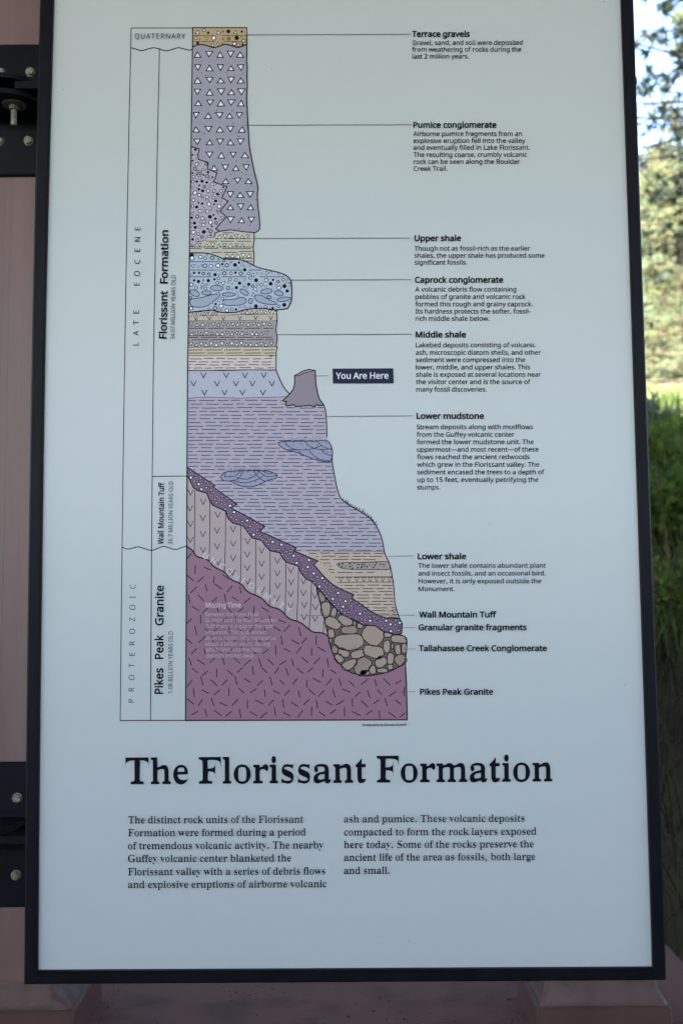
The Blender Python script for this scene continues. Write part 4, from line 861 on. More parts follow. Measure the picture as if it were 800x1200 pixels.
caption('Lower shale', 489.2, 546, 655.4, [('The lower shale contains abundant plant', 489.8, 639.2, 665.5), ('and insect fossils, and an occasional bird.', 489.8, 639, 674.6), ('However, it is only exposed outside the', 490, 633.8, 683.7), ('Monument.', 490.2, 532.3, 692.9)])
caption('Wall Mountain Tuff', 490.6, 581.4, 723.6)
caption('Granular granite fragments', 490, 616.6, 738.6)
caption('Tallahassee Creek Conglomerate', 490.4, 640.4, 763.1)
caption('Pikes Peak Granite', 491.8, 577.6, 814.1)
pr = Print(); pr.text('Stratigraphy by Emmett Evanoff', 424.2, 850.9, 476, 850.7, 2.6, 's', None, .014); part(pr, 'credit_line')
pr = Print(); pr.poly([(389.4, 432), (460.6, 431.7), (461, 449.2), (390, 449.4)], NAVY, 0)
pr.text('You Are Here', 393.4, 443.9, 455, 443.7, 7.0, 's', WHITE, .017, 1); part(pr, 'location_tag', 'dark tag with white words You Are Here')
pr = Print(); pr.text('The Florissant Formation', 147, 918.3, 646.8, 914.9, 29.6, 'title'); part(pr, 'title', 'large serif title')
INTRO = ink((.010, .011, .018))
for name, lines in (('intro_text', [('The distinct rock units of the Florissant', 150.3, 355.3, 964.9), ('Formation were formed during a period', 150.3, 358.2, 980), ('of tremendous volcanic activity. The nearby', 150.2, 378.9, 995.2), ('Guffey volcanic center blanketed the', 150.2, 341.3, 1010.3), ('Florissant valley with a series of debris flows', 150.2, 381, 1025.7), ('and explosive eruptions of airborne volcanic', 150.2, 382.8, 1040.7)]),
                    ('intro_text', [('ash and pumice. These volcanic deposits', 402.8, 614, 963.8), ('compacted to form the rock layers exposed', 403, 628, 979.1), ('here today. Some of the rocks preserve the', 403, 624.9, 993.9), ('ancient life of the area as fossils, both large', 403, 626.8, 1008.8), ('and small.', 403, 456.2, 1024.2)])):
    pr = Print()
    for t, x0, x1, y in lines: pr.text(t, x0, y, x1, y - (x1 - x0) * .0045, 8.2, 'body', INTRO)
    part(pr, name, 'serif paragraph under the title, %s column' % ('left' if 'distinct' in lines[0][0] else 'right'))
# time scale lettering
pr = Print(); pr.text('QUATERNARY', 158, 45.4, 217.4, 45.2, 5.9, 's', DARK, .002, track=True)
part(pr, 'era_lettering'); pr = Print()
for c, y in zip('LATE', (403, 390.6, 378, 365.6)): pr.letter(c, 159.2 + (403 - y) * .018, y, 6.6, 90, DARK, -.002)
part(pr, 'era_lettering'); pr = Print()
for c, y in zip('EOCENE', (333, 320.6, 306.8, 293.2, 280.6, 268)): pr.letter(c, 159.2 + (403 - y) * .018, y, 6.6, 90, DARK, -.002)
part(pr, 'era_lettering'); pr = Print()
for c, y in zip('PROTEROZOIC', (821.3, 808, 794, 780, 766.8, 753.8, 740, 726, 712, 700, 687.6)): pr.letter(c, 154.2 + (821 - y) * .012, y, 6.6, 90, DARK, -.002)
part(pr, 'era_lettering')
pr = Print()
pr.text('Florissant', 195.3, 397, 196.4, 341, 8.5, 's', None, .017); pr.text('Formation', 196.5, 332.5, 197.4, 270, 8.5, 's', None, .017)
pr.text('34.07 MILLION YEARS OLD', 205, 397.6, 206, 322.8, 5.1, 's', DARK)
part(pr, 'formation_lettering'); pr = Print(); pr.text('Wall Mountain Tuff', 191.6, 638, 192.6, 565.4, 6.3, 's', None, .015); pr.text('36.7 MILLION YEARS OLD', 202.3, 638, 203, 564.2, 5.1, 's', DARK)
part(pr, 'formation_lettering'); pr = Print(); pr.text('Pikes', 191, 813.4, 191.2, 783, 9.3, 's', None, .017); pr.text('Peak', 191.2, 772.5, 191.5, 744, 9.3, 's', None, .017); pr.text('Granite', 191.5, 733.2, 192, 686.2, 9.3, 's', None, .017)
pr.text('1.08 BILLION YEARS OLD', 202.2, 812.6, 202.8, 740, 5.1, 's', DARK)
part(pr, 'formation_lettering')
pr = Print()
for c, x, y in zip('UNCONFORMITY', (241.3, 250.5, 260.2, 268.8, 277.2, 286, 295, 304.2, 313.2, 321.4, 330, 338.2), (651.7, 657.5, 663.8, 670, 676.2, 681.2, 686.6, 692.6, 698.8, 704.6, 709.6, 714.2)): pr.letter(c, x, y, 6.8, -33, ink((198, 196, 212), REF3), .012)
part(pr, 'overprint_lettering'); pr = Print()
for t, x0, x1, y in (('Between the Pikes Peak', 240.8, 303.3, 722.2), ('Granite and the Wall Mountain', 240.8, 324.2, 729.2), ('Tuff there is a gap in the rock', 241, 320, 736.1), ('sequence. This gap, known', 241, 312.4, 743.1), ('as an unconformity, represents', 241, 323, 749.9), ('about a billion years, during', 241, 316, 756.8), ('which time intermediate', 241, 306.2, 763.6), ('deposits eroded away.', 241, 298.6, 770.5)):
    pr.text(t, x0, y, x1, y, 4.6, 's', WPIK, .006)
pr.text('Missing Time', 241.2, 712, 282.5, 712, 5.6, 's', ink((205, 188, 212), REF3), .014)
part(pr, 'overprint_lettering'); pr = Print(); pr.text('Stream deposit', 334.6, 515.2, 382.2, 515, 4.5, 's', ink((196, 200, 222), REF3), .014); part(pr, 'overprint_lettering'); pr = Print(); pr.text('Stream deposit', 263.2, 550.5, 310.2, 550.3, 4.5, 's', ink((188, 190, 216), REF3), .014)
part(pr, 'overprint_lettering')
# dust specks and scuffs
pr = Print(); rnd = random.Random(77); SP = ink((.33, .34, .33)); SP2 = ink((.45, .47, .47))
for x, y, r in ((74.5, 105.3, .9), (707, 2, 1), (318, 81.5, .8), (600, 390, .5), (573, 615, .9), (731, 803, .8), (620, 812, .5), (412, 1098, .5), (478, 1102.5, .8), (722, 287, .4)): pr.disc(x, y, r, SP, 0, n=7)
for i in range(70): pr.disc(rnd.uniform(60, 735), rnd.uniform(5, 1130), rnd.choice((.25, .3, .4)), SP2, 0, n=5)
for a, b in (((411, 1104), (428, 1112)), ((439, 1098), (455, 1097)), ((578, 626), (580, 633)), ((725, 573), (736, 574))): pr.line([a, b], .35, SP2, 0)
part(pr, 'dust_specks')['kind'] = 'stuff'

# ------------------------------------------------------------------ POSTS, WALL, BRACKETS
EYEH = .65
BT = EYE - EYEH                # top of the post blocks
WT = BT - .052                 # top of the wall
wall = MB()
nx, ny = 60, 14; vs = []; fs = []
x0, x1, y0, y1 = -1.6, .655, 1.50, 2.19
for j in range(ny + 1):
    for i in range(nx + 1):
        x = x0 + (x1 - x0) * i / nx; y = y0 + (y1 - y0) * j / ny
        edge = (i in (0, nx)) or (j in (0, ny))
        z = WT + (.003 * noise.noise(Vector((x * 5, y * 5, 0))) if not edge else -.004)
        vs.append((x, y, z))
for j in range(ny):
    for i in range(nx): a = j * (nx + 1) + i; fs.append((a, a + 1, a + nx + 2, a + nx + 1))
wall.add(vs, fs, paint_wall)
per = [i for i in range(nx + 1)] + [j * (nx + 1) + nx for j in range(1, ny + 1)] + [ny * (nx + 1) + i for i in range(nx - 1, -1, -1)] + [j * (nx + 1) for j in range(ny - 1, 0, -1)]
k = len(wall.v); n = len(per)
wall.v += [wall.v[p] for p in per] + [(wall.v[p][0], wall.v[p][1], -.2) for p in per]
for i in range(n): wall.f.append((k + i, k + n + i, k + n + (i + 1) % n, k + (i + 1) % n)); wall.m.append(0)
w_o = wall.build('low_wall', None, None, True); tag(w_o, 'low brown painted concrete wall carrying the posts under the sign', 'wall')
# grime and debris on the wall top
rnd = random.Random(15); mb = MB(); debris_m = noisy('debris', (.02, .015, .012), (.05, .035, .025), 80, .9, .2)
spots_ = [(rnd.uniform(-.38, .28), rnd.uniform(1.66, 2.1), rnd.uniform(.008, .03)) for _ in range(16)] + [(.298, 1.6 + .05 * k, .014) for k in range(8)] + [(-.415, 1.6 + .05 * k, .012) for k in range(8)]
for i in range(420):
    cx_, cy_, sg_ = rnd.choice(spots_); x = cx_ + rnd.gauss(0, sg_); y = cy_ + rnd.gauss(0, sg_ * .8)
    if i % 7 == 0: x, y = rnd.uniform(-.4, .65), rnd.uniform(1.62, 2.15)
    if not (-.425 < x < .30 or x > .53) or x > .648 or not 1.52 < y < 2.17: continue
    s_ = rnd.uniform(.0005, .0017) * (2.2 if i % 15 == 0 else 1)
    pts = [(x + s_ * rnd.uniform(.5, 1.7) * math.cos(a), y + s_ * rnd.uniform(.5, 1.7) * math.sin(a), WT + .0025) for a in (0, 1.3, 2.5, 3.7, 5)]
    mb.add(pts + [(x, y, WT + .0025 + s_ * .7)], [(j, (j + 1) % 5, 5) for j in range(5)], debris_m)
tag(mb.build('dirt_crumbs', None), 'small dark crumbs of dirt scattered on the wall top', 'debris', kind='stuff')

def post(px0, px1, bx0, bx1, label):
    t = empty('support_post', ((px0 + px1) / 2, 1.79, WT), label, 'post', 'brown posts holding the sign')
    def loc(mb, name, m, sm=False, lab=None):
        o = mb.build(name, t, m, sm); o.data.transform(Matrix.Translation(-t.location)); 
        if lab: o['label'] = lab
        return o
    mb = MB(); H = 5.2 - BT; w = px1 - px0; cx = (px0 + px1) / 2
    # shaft with chamfered corners and shallow drawn grooves
    prof = []; y0 = 1.70; y1 = 1.85; ch = .004
    ring = [(px0 + ch, y0), (px1 - ch, y0), (px1, y0 + ch), (px1, y1 - ch), (px1 - ch, y1), (px0 + ch, y1), (px0, y1 - ch), (px0, y0 + ch)]
    rr = []
    rnd = random.Random(int(px0 * 100))
    fr = [ring[0]]
    for x in sorted(rnd.uniform(px0 + .01, px1 - .01) for _ in range(6)):
        fr += [(x - .0015, y0), (x, y0 + rnd.uniform(.0001, .0004)), (x + .0015, y0)]
    ring = fr + ring[1:]
    n = len(ring); vs = [(x, y, BT - .02) for x, y in ring] + [(x, y, BT + H) for x, y in ring]
    mb.add(vs, [(i, (i + 1) % n, n + (i + 1) % n, n + i) for i in range(n)] + [tuple(range(n, 2 * n))], paint)
    loc(mb, 'shaft', paint)
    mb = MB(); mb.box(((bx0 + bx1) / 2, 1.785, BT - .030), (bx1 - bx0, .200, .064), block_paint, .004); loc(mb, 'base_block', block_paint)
    # lumpy collar of paint and mortar between block and shaft
    mb = MB(); N = 72; rings = []
    o = (max(px0 - .034, bx0 + .006), min(px1 + .034, bx1 - .006), 1.690, 1.880)
    for lv, (f, z) in enumerate(((0, .0), (.12, .006), (.35, .012), (.62, .019), (.85, .031), (1, .040))):
        r = []
        X0 = o[0] + (px0 - o[0]) * f; X1 = o[1] + (px1 - o[1]) * f; Y0 = o[2] + (1.70 - o[2]) * f; Y1 = o[3] + (1.85 - o[3]) * f
        P_ = 2 * (X1 - X0 + Y1 - Y0)
        for i in range(N):
            d = P_ * i / N
            if d < X1 - X0: p = (X0 + d, Y0)
            elif d < X1 - X0 + Y1 - Y0: p = (X1, Y0 + d - (X1 - X0))
            elif d < 2 * (X1 - X0) + Y1 - Y0: p = (X1 - (d - (X1 - X0) - (Y1 - Y0)), Y1)
            else: p = (X0, Y1 - (d - 2 * (X1 - X0) - (Y1 - Y0)))
            nz = noise.noise(Vector((p[0] * 42, p[1] * 42, lv * .9))); r.append((p[0] + .004 * nz * (0 < f < 1), p[1] - .005 * abs(nz) * (0 < f < 1), BT + z + .0045 * nz * (f > 0) + .0022))
        rings += r
    fs = []
    for k_ in range(5):
        for i in range(N): fs.append((k_ * N + i, k_ * N + (i + 1) % N, (k_ + 1) * N + (i + 1) % N, (k_ + 1) * N + i))
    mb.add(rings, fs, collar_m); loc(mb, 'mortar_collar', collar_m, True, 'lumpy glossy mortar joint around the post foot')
    return t
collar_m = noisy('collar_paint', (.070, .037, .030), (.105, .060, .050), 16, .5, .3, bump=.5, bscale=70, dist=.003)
post(-.645, -.468, -.672, -.431, 'square brown post with black brackets, left of the sign panel')
post(.3225, .499, .3045, .52, 'square brown post hidden behind the sign panel, only its foot showing at lower right')

def bracket(cx, zt, zb, zc, label, lower):
    """cx centre of the plate, zt/zb its top and bottom, zc height of the tabs"""
    t = empty('mounting_bracket', (cx, 1.70, zc), label, 'bracket', 'black steel brackets between post and sign')
    def loc(mb, name, m, sm=False):
        o = mb.build(name, t, m, sm); o.data.transform(Matrix.Translation(-t.location)); return o
    mb = MB(); mb.box((cx, 1.695, (zt + zb) / 2), (.118, .008, zt - zb), black_steel, .0015); loc(mb, 'backplate', black_steel)
    def tab(z, th, r, yc, back, m):
        mb = MB(); pts = []
        for i in range(25):
            a = math.pi + math.pi * i / 24; pts.append((cx - .006 + r * math.cos(a), yc + r * math.sin(a)))
        pts += [(cx - .006 + r, back), (cx - .006 - r, back)]
        n = len(pts); vs = [(x, y, z - th / 2) for x, y in pts] + [(x, y, z + th / 2) for x, y in pts]
        mb.add(vs, [tuple(reversed(range(n))), tuple(range(n, 2 * n))] + [(i, (i + 1) % n, n + (i + 1) % n, n + i) for i in range(n)], m)
        return loc(mb, 'tab', m)
    tab(zc + .0115, .008, .052, 1.638, 1.694, black_steel)
    tab(zc - .0115, .008, .056, 1.648, 1.694, black_steel)
    # arm that ties the tabs to the sign frame
    mb = MB(); mb.box((cx + .045, 1.622, zc), (.06, .05, .013), black_steel, .001); loc(mb, 'arm', black_steel)
    px = cx + .004 if not lower else cx - .02; yb = 1.632
    mb = MB(); s_ = 1 if lower else -1
    mb.lathe((px, yb, zc + s_ * .0157), (0, 0, s_), [(.019, 0), (.019, .0022), (.009, .0024)], 28, steel); mb.lathe((px, yb, zc + s_ * .018), (0, 0, s_), [(.008, 0), (.0085, .001), (.0085, .006), (.0075, .0075)], 6, zinc)
    pb = loc(mb, 'pivot_bolt', zinc)
    mb = MB(); L = .034 if not lower else .012
    prof = []
    k = 0; h = .0075
    while h < L: prof += [(.0042, h), (.0047, h + .0007)]; h += .0014
    prof += [(.0035, h)]
    mb.lathe((px, yb, zc + s_ * .018), (0, 0, s_), prof, 14, zinc); o = mb.build('bolt_shank', None, zinc, True); o.data.transform(Matrix.Translation(-t.location)); o.parent = pb
    bolts = ((35.5, 83.8), (1.8, 84.5), (33.3, 164.5), (-.5, 165)) if not lower else ((20, 935.5), (-13, 936), (18.7, 1026), (-14, 1026.5))
    for i, (bx, by) in enumerate(bolts):
        if side_shift: q = plane_point(bx, by, 1.69); q = (q[0] + side_shift, 0, q[2])
        else: q = plane_point(bx, by, 1.69)
        mb = MB()
        mb.lathe((0, 0, 0), (0, -1, 0), [(.0082, 0), (.0082, .0010), (.0070, .0011), (.0071, .0048), (.0060, .0058)], 6 if i % 2 else 18, zinc)
        for k in range(3):
            a = k * 2.1 + i; mb.box((.0035 * math.cos(a), -.0063, .0035 * math.sin(a)), (.0028, .0003, .0007), black_steel)
        o = mb.build('bolt', None, zinc); o.parent = t; o.location = Vector((q[0], 1.691, q[2])) - t.location; o.rotation_euler = (0, i * .7, 0)
    return t
def zat(py, depth=1.695): return plane_point(17, py, depth)[2]
side_shift = 0
bracket(-.541, zat(52.5), zat(205.5), zat(107, 1.62), 'black steel bracket plate at the upper left, above eye level on the post', False)
bracket(-.556, zat(893), zat(1063), zat(981, 1.62), 'black steel bracket plate at the lower left, nearer the foot of the post', True)
side_shift = .951
bracket(.410, zat(52.5), zat(205.5), zat(107, 1.62), 'black steel bracket hidden behind the upper right of the sign panel', False)
bracket(.410, zat(893), zat(1063), zat(981, 1.62), 'black steel bracket hidden behind the lower right of the sign panel', True)

# ------------------------------------------------------------------ GROUND, TRAIL, SHELTER
def bank(x, y):
    """height of the hillside behind the wall"""
    pts = [(-40, 0), (2.2, 0), (2.25, .55), (2.6, .72), (3.4, .98), (4.3, 1.32), (5.5, 2.0), (7.0, 2.70), (9.0, 3.12), (11.2, 3.72), (12.0, 4.10), (13.4, 4.25), (14.5, 4.27), (20, 4.3), (60, 4.6), (3000, 5.0)]
    z = 5.0
    for a, b in zip(pts, pts[1:]):
        if a[0] <= y < b[0]: z = a[1] + (b[1] - a[1]) * (y - a[0]) / (b[0] - a[0]); break
    if y > 2.3 and not 11.2 < y < 13.6: z += .05 * noise.noise(Vector((x * .9, y * .9, 3))) * min(1, y - 2.3)
    return z
ys = [-1500, -300, -60, -20, -8, 0, 1.5, 2.2, 2.25, 2.4, 2.6, 2.8, 3.1, 3.4, 3.8, 4.3, 4.8, 5.4, 6, 6.6, 7.2, 7.8, 8.4, 9, 9.8, 10.6, 11.3, 11.6, 12, 12.4, 13, 13.4, 14.5, 17, 22, 30, 45, 80, 200, 600, 2500]
xs = [-2500, -600, -150, -60, -30, -18] + [-12 + .6 * i for i in range(41)] + [18, 30, 60, 150, 600, 2500]
vs = [(x, y, bank(x, y)) for y in ys for x in xs]; nx = len(xs)
fs = [(j * nx + i, j * nx + i + 1, (j + 1) * nx + i + 1, (j + 1) * nx + i) for j in range(len(ys) - 1) for i in range(nx - 1)]
soil = noisy('forest_soil', (.055, .042, .028), (.09, .085, .04), 3, .95, .1, bump=.6, bscale=20, dist=.02)
mb = MB(); mb.add(vs, fs, soil); tag(mb.build('ground', None, None, True), kind='structure')
mb = MB(); xs2 = [-40, -20, -10, -5, 0, 2, 4, 6, 10, 20, 40]
mb.add([(x, y, bank(x, y) + .012) for y in (12.02, 12.7, 13.38) for x in xs2], [(j * 11 + i, j * 11 + i + 1, (j + 1) * 11 + i + 1, (j + 1) * 11 + i) for j in range(2) for i in range(10)], noisy('trail_dirt', (.62, .42, .36), (.66, .47, .41), 4, .9, .1))
tag(mb.build('trail', None, None, True), kind='structure')
floor_m = noisy('terrace_floor', (.05, .042, .036), (.075, .065, .056), 2.5, .85, .3, bump=.3, bscale=90)
mb = MB(); mb.box((-1, -.75, .02), (14, 4.48, .08), floor_m, .01); tag(mb.build('terrace_floor'), kind='structure')
# roof of the shelter (above the picture)
roof = empty('shelter_roof', (0, 0, 5.1), 'broad brown timber roof sheltering the sign from the sun', 'roof')
rm = noisy('roof_boards', (.16, .115, .075), (.22, .16, .11), 3, .7, .3, stretch=(8, .6, 1), bump=.3)
def rp(mb, name):
    o = mb.build(name, roof, rm); o.data.transform(Matrix.Translation((0, 0, -5.1)))
mb = MB(); mb.box((-1.5, -.85, 5.26), (19, 12.3, .06), rm); rp(mb, 'deck')
for cx_, cy_, sx_, sy_ in ((-1.5, -7.03, 19.1, .06), (-11.03, -.85, .06, 12.2), (8.03, -2.4, .06, 9.1)):  # deep boards added out of view to cut sky light on the panel
    mb = MB(); mb.box((cx_, cy_, 4.76), (sx_, sy_, .92), rm); rp(mb, 'shade_fascia')
for i in range(12):
    mb = MB(); mb.box((-10.6 + i * 1.65, -.85, 5.125), (.09, 12.1, .2), rm); rp(mb, 'rafter')

# ------------------------------------------------------------------ PLANTS
def leaf_mat(name, c1, c2, trans=.5):
    m = bpy.data.materials.new(name); m.use_nodes = True; n = m.node_tree.nodes; l = m.node_tree.links; n.clear()
    out = n.new('ShaderNodeOutputMaterial'); d = n.new('ShaderNodeBsdfDiffuse'); t = n.new('ShaderNodeBsdfTranslucent'); mix = n.new('ShaderNodeMixShader')
    g = n.new('ShaderNodeNewGeometry'); x = n.new('ShaderNodeMix'); x.data_type = 'RGBA'
    x.inputs[6].default_value = (*c1, 1); x.inputs[7].default_value = (*c2, 1)
    l.new(g.outputs['Random Per Island'], x.inputs[0]); l.new(x.outputs[2], d.inputs[0]); l.new(x.outputs[2], t.inputs[0])
    mix.inputs[0].default_value = trans; l.new(d.outputs[0], mix.inputs[1]); l.new(t.outputs[0], mix.inputs[2]); l.new(mix.outputs[0], out.inputs[0])
    return m
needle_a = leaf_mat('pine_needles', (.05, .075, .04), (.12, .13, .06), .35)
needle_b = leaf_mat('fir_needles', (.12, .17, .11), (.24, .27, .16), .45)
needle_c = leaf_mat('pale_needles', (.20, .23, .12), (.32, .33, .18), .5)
leaf_g = leaf_mat('shrub_leaves', (.06, .115, .025), (.15, .20, .045), .45)
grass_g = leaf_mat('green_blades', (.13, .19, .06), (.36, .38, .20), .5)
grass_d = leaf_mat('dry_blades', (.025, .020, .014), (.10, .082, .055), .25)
bark = noisy('bark', (.09, .06, .045), (.16, .11, .08), 14, .95, .1, stretch=(1, 1, .2), bump=.6, dist=.01)
twig = noisy('twig_bark', (.10, .075, .055), (.16, .12, .09), 30, .9, .1)

def tuft(mb, p, d, size, n, rnd, m):
    """a brush of needles at p, pointing along d"""
    d = d.normalized()
    for _ in range(n):
        v = (d * rnd.uniform(.1, 1) + Vector((rnd.gauss(0, .6), rnd.gauss(0, .6), rnd.gauss(0, .5)))).normalized()
        s = v.cross(Vector((rnd.uniform(-1, 1), rnd.uniform(-1, 1), rnd.uniform(-1, 1)))).normalized() * size * rnd.uniform(.05, .10)
        q = p + v * size * rnd.uniform(.0, .15); e = p + v * size * rnd.uniform(.7, 1.15)
        mb.add([q - s, q + s, e], [(0, 1, 2)], m)

def pine_mesh(H, r0, seed, m, start=.18, spread=.24, whorls=26, per=6, tuft_n=15, tsize=.30, droop=.15, twigs=2, bk=None, skip=.16):
    bk = bk or bark
    rnd = random.Random(seed); tr = MB(); fo = MB()
    top = Vector((rnd.uniform(-.3, .3), rnd.uniform(-.3, .3), H))
    P_ = lambda t: Vector((top.x * t + .12 * math.sin(t * 5 + seed), top.y * t + .1 * math.cos(t * 4 + seed), H * t))
    n = 12; tr.tube([P_(i / n) for i in range(n + 1)], [r0 * (1 - .93 * i / n) * (1.25 if i == 0 else 1) for i in range(n + 1)], 9, bk)
    for w in range(whorls):
        t = start + (1 - start) * (w + rnd.random() * .8) / whorls
        if t > .985: continue
        for k in range(per):
            if rnd.random() < skip: continue
            a = rnd.uniform(0, 6.283); L = H * spread * (1 - t) ** .7 * rnd.uniform(.55, 1.1) + .3
            o = P_(t); out = Vector((math.cos(a), math.sin(a), rnd.uniform(-.05, .35)))
            pts = [o]; m_ = 5
            for i in range(1, m_ + 1):
                f = i / m_; pts.append(o + out * L * f + Vector((rnd.gauss(0, .05) * L * .5, rnd.gauss(0, .05) * L * .5, -droop * L * f * f + rnd.gauss(0, .03) * L)))
            rb = max(.008, r0 * .22 * (1 - t)); tr.tube(pts, [rb * (1 - .8 * i / m_) for i in range(m_ + 1)], 5, bk)
            for i in range(2, m_ + 1):
                for _ in range(twigs if i < m_ else twigs + 1):
                    b = pts[i] + (pts[i] - pts[i - 1]) * rnd.uniform(-.7, .3)
                    sd = Vector((rnd.gauss(0, 1), rnd.gauss(0, 1), rnd.gauss(.15, .5))).normalized()
                    e = b + sd * L * rnd.uniform(.05, .24)
                    tr.tube([b, e], [.006, .003], 3, bk)
                    tuft(fo, e, sd + out * .4, tsize * rnd.uniform(.7, 1.2), tuft_n, rnd, m)
    return tr.build('trunk', None, bk, True, True), fo.build('crown', None, m, False, True)

def tree(name, meshes, loc, rz, sc, label, group=None, cat='tree'):
    t = empty(name, loc, label, cat, group); t.rotation_euler = (0, 0, rz); t.scale = (sc, sc, sc)
    for nm, me in zip(('trunk', 'crown'), meshes):
        o = bpy.data.objects.new(nm, me); C.objects.link(o); o.parent = t
    return t

pA = pine_mesh(11, .17, 3, needle_a, .2, .27, 30, 6, 22, .20)
pB = pine_mesh(9, .13, 8, needle_b, .24, .22, 30, 7, 17, .26, .2)
pC = pine_mesh(8, .12, 15, needle_c, .05, .25, 30, 7, 17, .26, .1)
def gz(x, y): return bank(x, y) - .05
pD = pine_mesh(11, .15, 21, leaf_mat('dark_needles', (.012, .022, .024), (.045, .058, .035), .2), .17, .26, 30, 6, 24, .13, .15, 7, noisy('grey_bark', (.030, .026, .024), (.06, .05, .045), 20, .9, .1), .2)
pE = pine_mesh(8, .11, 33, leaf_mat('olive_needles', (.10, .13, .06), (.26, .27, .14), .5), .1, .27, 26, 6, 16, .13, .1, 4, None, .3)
tree('pine_tree', pE, (5.9, 15.5, gz(0, 15.5)), 2.2, .86, 'open olive green pine standing just beyond the trail')
G = 'pines beyond the hillside trail'
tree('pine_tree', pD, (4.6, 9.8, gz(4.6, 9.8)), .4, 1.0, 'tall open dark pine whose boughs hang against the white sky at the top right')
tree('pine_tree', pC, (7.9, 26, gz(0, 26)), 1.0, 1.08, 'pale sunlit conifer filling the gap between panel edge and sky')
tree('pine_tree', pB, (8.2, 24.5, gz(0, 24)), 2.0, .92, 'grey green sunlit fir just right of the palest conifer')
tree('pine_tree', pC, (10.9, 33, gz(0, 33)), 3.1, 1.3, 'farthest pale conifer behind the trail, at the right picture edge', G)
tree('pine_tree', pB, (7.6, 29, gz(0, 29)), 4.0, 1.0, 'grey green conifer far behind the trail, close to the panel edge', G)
for i, (x, y, k, s) in enumerate(((3.3, 22, pA, .7), (-1.5, 19, pC, 1.2), (-6, 23, pB, 1.3), (-10.5, 17, pA, 1.1), (14.5, 21, pB, 1.0), (16, 27, pC, 1.4), (1.5, 31, pB, 1.5), (-4, 34, pC, 1.5), (14, 15, pA, 1.0), (-15, 28, pB, 1.5), (21, 34, pC, 1.6), (-13, 40, pA, 1.3), (-24, 30, pC, 1.6), (27, 26, pB, 1.4))):
    tree('pine_tree', k, (x, y, gz(0, y)), i * 1.3, s, 'conifer of the wood hidden behind the sign or beside the view', 'conifers of the wood around the shelter')
# wood behind the camera, seen only as dull reflection and shade
for i, (x, y, k, s) in enumerate(((-15, -22, pB, 1.0), (-22, -14, pA, .9), (19, -19, pC, 1.0), (14, -26, pB, 1.0), (25, -12, pA, 1.1))):
    tree('pine_tree', k, (x, y, 0), i * 2.1, s * .85, 'conifer of the wood behind the viewer', 'conifers behind the viewer')

def blade_field(name, n, rx, ry, hf, wf, m, seed, bend=.5, keep=None, zf=bank):
    rnd = random.Random(seed); mb = MB()
    for _ in range(n):
        x = rnd.uniform(*rx); y = rnd.uniform(*ry)
        if keep and not keep(x, y, rnd): continue
        h = rnd.uniform(*hf); w = rnd.uniform(*wf); a = rnd.uniform(0, 6.283); b = h * rnd.uniform(.1, bend)
        dx, dy = math.cos(a), math.sin(a); z = zf(x, y) - .01
        px, py = -dy * w, dx * w
        p = lambda t: (x + dx * b * t * t, y + dy * b * t * t, z + h * t * (1 - .25 * t * b / h))
        q = [p(0), p(.4), p(.75), p(1)]
        mb.add([(q[0][0] - px, q[0][1] - py, q[0][2]), (q[0][0] + px, q[0][1] + py, q[0][2]), (q[1][0] + px * .9, q[1][1] + py * .9, q[1][2]), (q[1][0] - px * .9, q[1][1] - py * .9, q[1][2]),
                (q[2][0] + px * .6, q[2][1] + py * .6, q[2][2]), (q[2][0] - px * .6, q[2][1] - py * .6, q[2][2]), q[3]], [(0, 1, 2, 3), (3, 2, 4, 5), (5, 4, 6)], m)
    return tag(mb.build(name, None, m), kind='stuff')
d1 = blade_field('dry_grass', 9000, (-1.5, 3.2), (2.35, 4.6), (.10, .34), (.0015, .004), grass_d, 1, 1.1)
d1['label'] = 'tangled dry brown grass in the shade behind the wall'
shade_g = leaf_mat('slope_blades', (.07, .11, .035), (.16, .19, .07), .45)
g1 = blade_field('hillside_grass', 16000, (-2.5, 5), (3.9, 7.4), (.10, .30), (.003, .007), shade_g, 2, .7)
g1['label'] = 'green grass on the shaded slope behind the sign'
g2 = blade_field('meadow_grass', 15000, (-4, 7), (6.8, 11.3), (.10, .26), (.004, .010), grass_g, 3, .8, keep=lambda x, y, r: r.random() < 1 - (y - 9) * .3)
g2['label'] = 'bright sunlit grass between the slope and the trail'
g3 = blade_field('trailside_grass', 5000, (-4, 10), (14, 19), (.12, .40), (.006, .014), grass_g, 4, .6)
g3['label'] = 'tufts of grass along the far side of the trail'

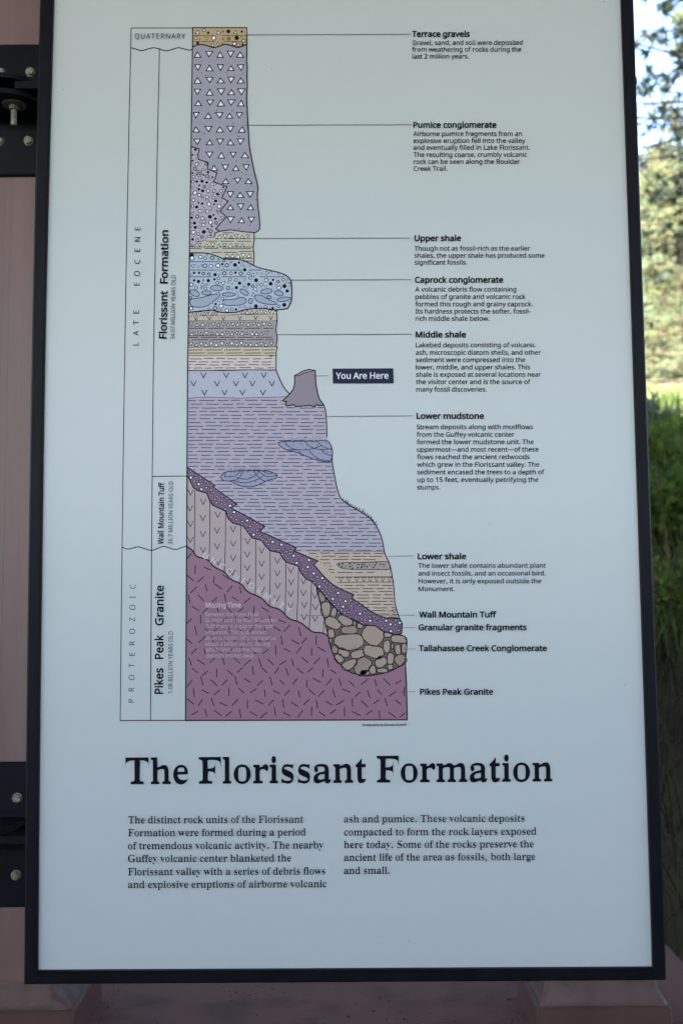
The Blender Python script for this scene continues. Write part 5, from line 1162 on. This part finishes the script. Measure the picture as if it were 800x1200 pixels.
def shrub_mesh(R, H, seed, leaves=2400, ls=.026, m=leaf_g, stems=16):
    rnd = random.Random(seed); st = MB(); lf = MB(); tips = []
    for i in range(stems):
        a = rnd.uniform(0, 6.283); r = R * math.sqrt(rnd.random()); h = H * rnd.uniform(.5, 1.0) * (1 - .35 * (r / R) ** 2)
        p0 = Vector((.25 * r * math.cos(a), .25 * r * math.sin(a), 0)); p1 = Vector((.7 * r * math.cos(a), .7 * r * math.sin(a), h * .55)); p2 = Vector((r * math.cos(a), r * math.sin(a), h))
        st.tube([p0, p1, p2], [.008, .005, .002], 4, twig)
        for _ in range(4):
            q = p1.lerp(p2, rnd.random()); e = q + Vector((rnd.gauss(0, .12), rnd.gauss(0, .12), rnd.uniform(-.02, .14))); st.tube([q, e], [.003, .0015], 3, twig); tips.append((q, e))
        tips.append((p1, p2)); tips.append((p0.lerp(p1, .4), p1))
    for _ in range(leaves):
        a, b = rnd.choice(tips); p = a.lerp(b, rnd.random()) + Vector((rnd.gauss(0, .03), rnd.gauss(0, .03), rnd.gauss(0, .03)))
        n = Vector((rnd.gauss(0, 1), rnd.gauss(0, 1), rnd.gauss(.6, 1))).normalized(); u = n.orthogonal().normalized(); w = n.cross(u); s = ls * rnd.uniform(.6, 1.4)
        c = rnd.uniform(0, 6.283); u, w = u * math.cos(c) + w * math.sin(c), w * math.cos(c) - u * math.sin(c)
        lf.add([p - u * s, p - w * s * .5 + n * s * .15, p + u * s, p + w * s * .5 + n * s * .15], [(0, 1, 2), (0, 2, 3)], m)
    return st.build('stem', None, twig, True, True), lf.build('foliage', None, m, False, True)
sA = shrub_mesh(.55, .62, 1); sB = shrub_mesh(.42, .5, 2, 1800, .022); sC = shrub_mesh(.5, .8, 3, 1500, .035, leaf_mat('willow_leaves', (.10, .15, .09), (.20, .25, .16), .5), 12)
def shrub(meshes, x, y, rz, s, label, group=None):
    t = empty('shrub', (x, y, bank(x, y) - .03), label, 'shrub', group); t.rotation_euler = (0, 0, rz); t.scale = (s, s, s)
    for nm, me in zip(('stem', 'foliage'), meshes):
        o = bpy.data.objects.new(nm, me); C.objects.link(o); o.parent = t
shrub(sA, 1.62, 5.0, 0, 1.0, 'dark green leafy shrub in the shade, halfway up the right edge of the panel')
shrub(sB, 1.36, 4.3, 1, .8, 'small shaded shrub lowest on the slope, above the dry stems')
shrub(sA, 1.85, 5.9, 2, .62, 'broad green shrub at the edge between shade and sun')
shrub(sC, 2.05, 6.75, 3, .4, 'silvery upright willow shrub catching the sun, nearest the trail line')
shrub(sB, 2.36, 7.4, 4, .55, 'low sunlit shrub with yellow green leaves at the right picture edge')
for i, (x, y, k, s) in enumerate(((.9, 5.2, sA, 1), (.2, 5.9, sB, 1.2), (-.9, 5.0, sA, 1.1), (-1.9, 6.4, sB, 1.3), (2.6, 5.0, sA, 1.1), (3.3, 6.2, sB, 1.2), (3.6, 4.6, sA, .9), (1.4, 7.2, sC, .8), (.3, 7.8, sA, 1), (4.2, 7.6, sC, 1), (-3.2, 5.8, sA, 1.3))):
    shrub(k, x, y, i * 1.7, s, 'leafy shrub on the slope hidden behind the sign or outside the view', 'shrubs on the slope around the sign')

for i in range(9):  # unseen hedge, added to keep light off the lower panel
    shrub(sA, -8.0 + i * 1.75, -3.3 + .25 * (i % 2), i * 2.3, 3.5, 'tall unseen shrub added at the rear to block light', 'added light-blocking hedge behind the viewer')
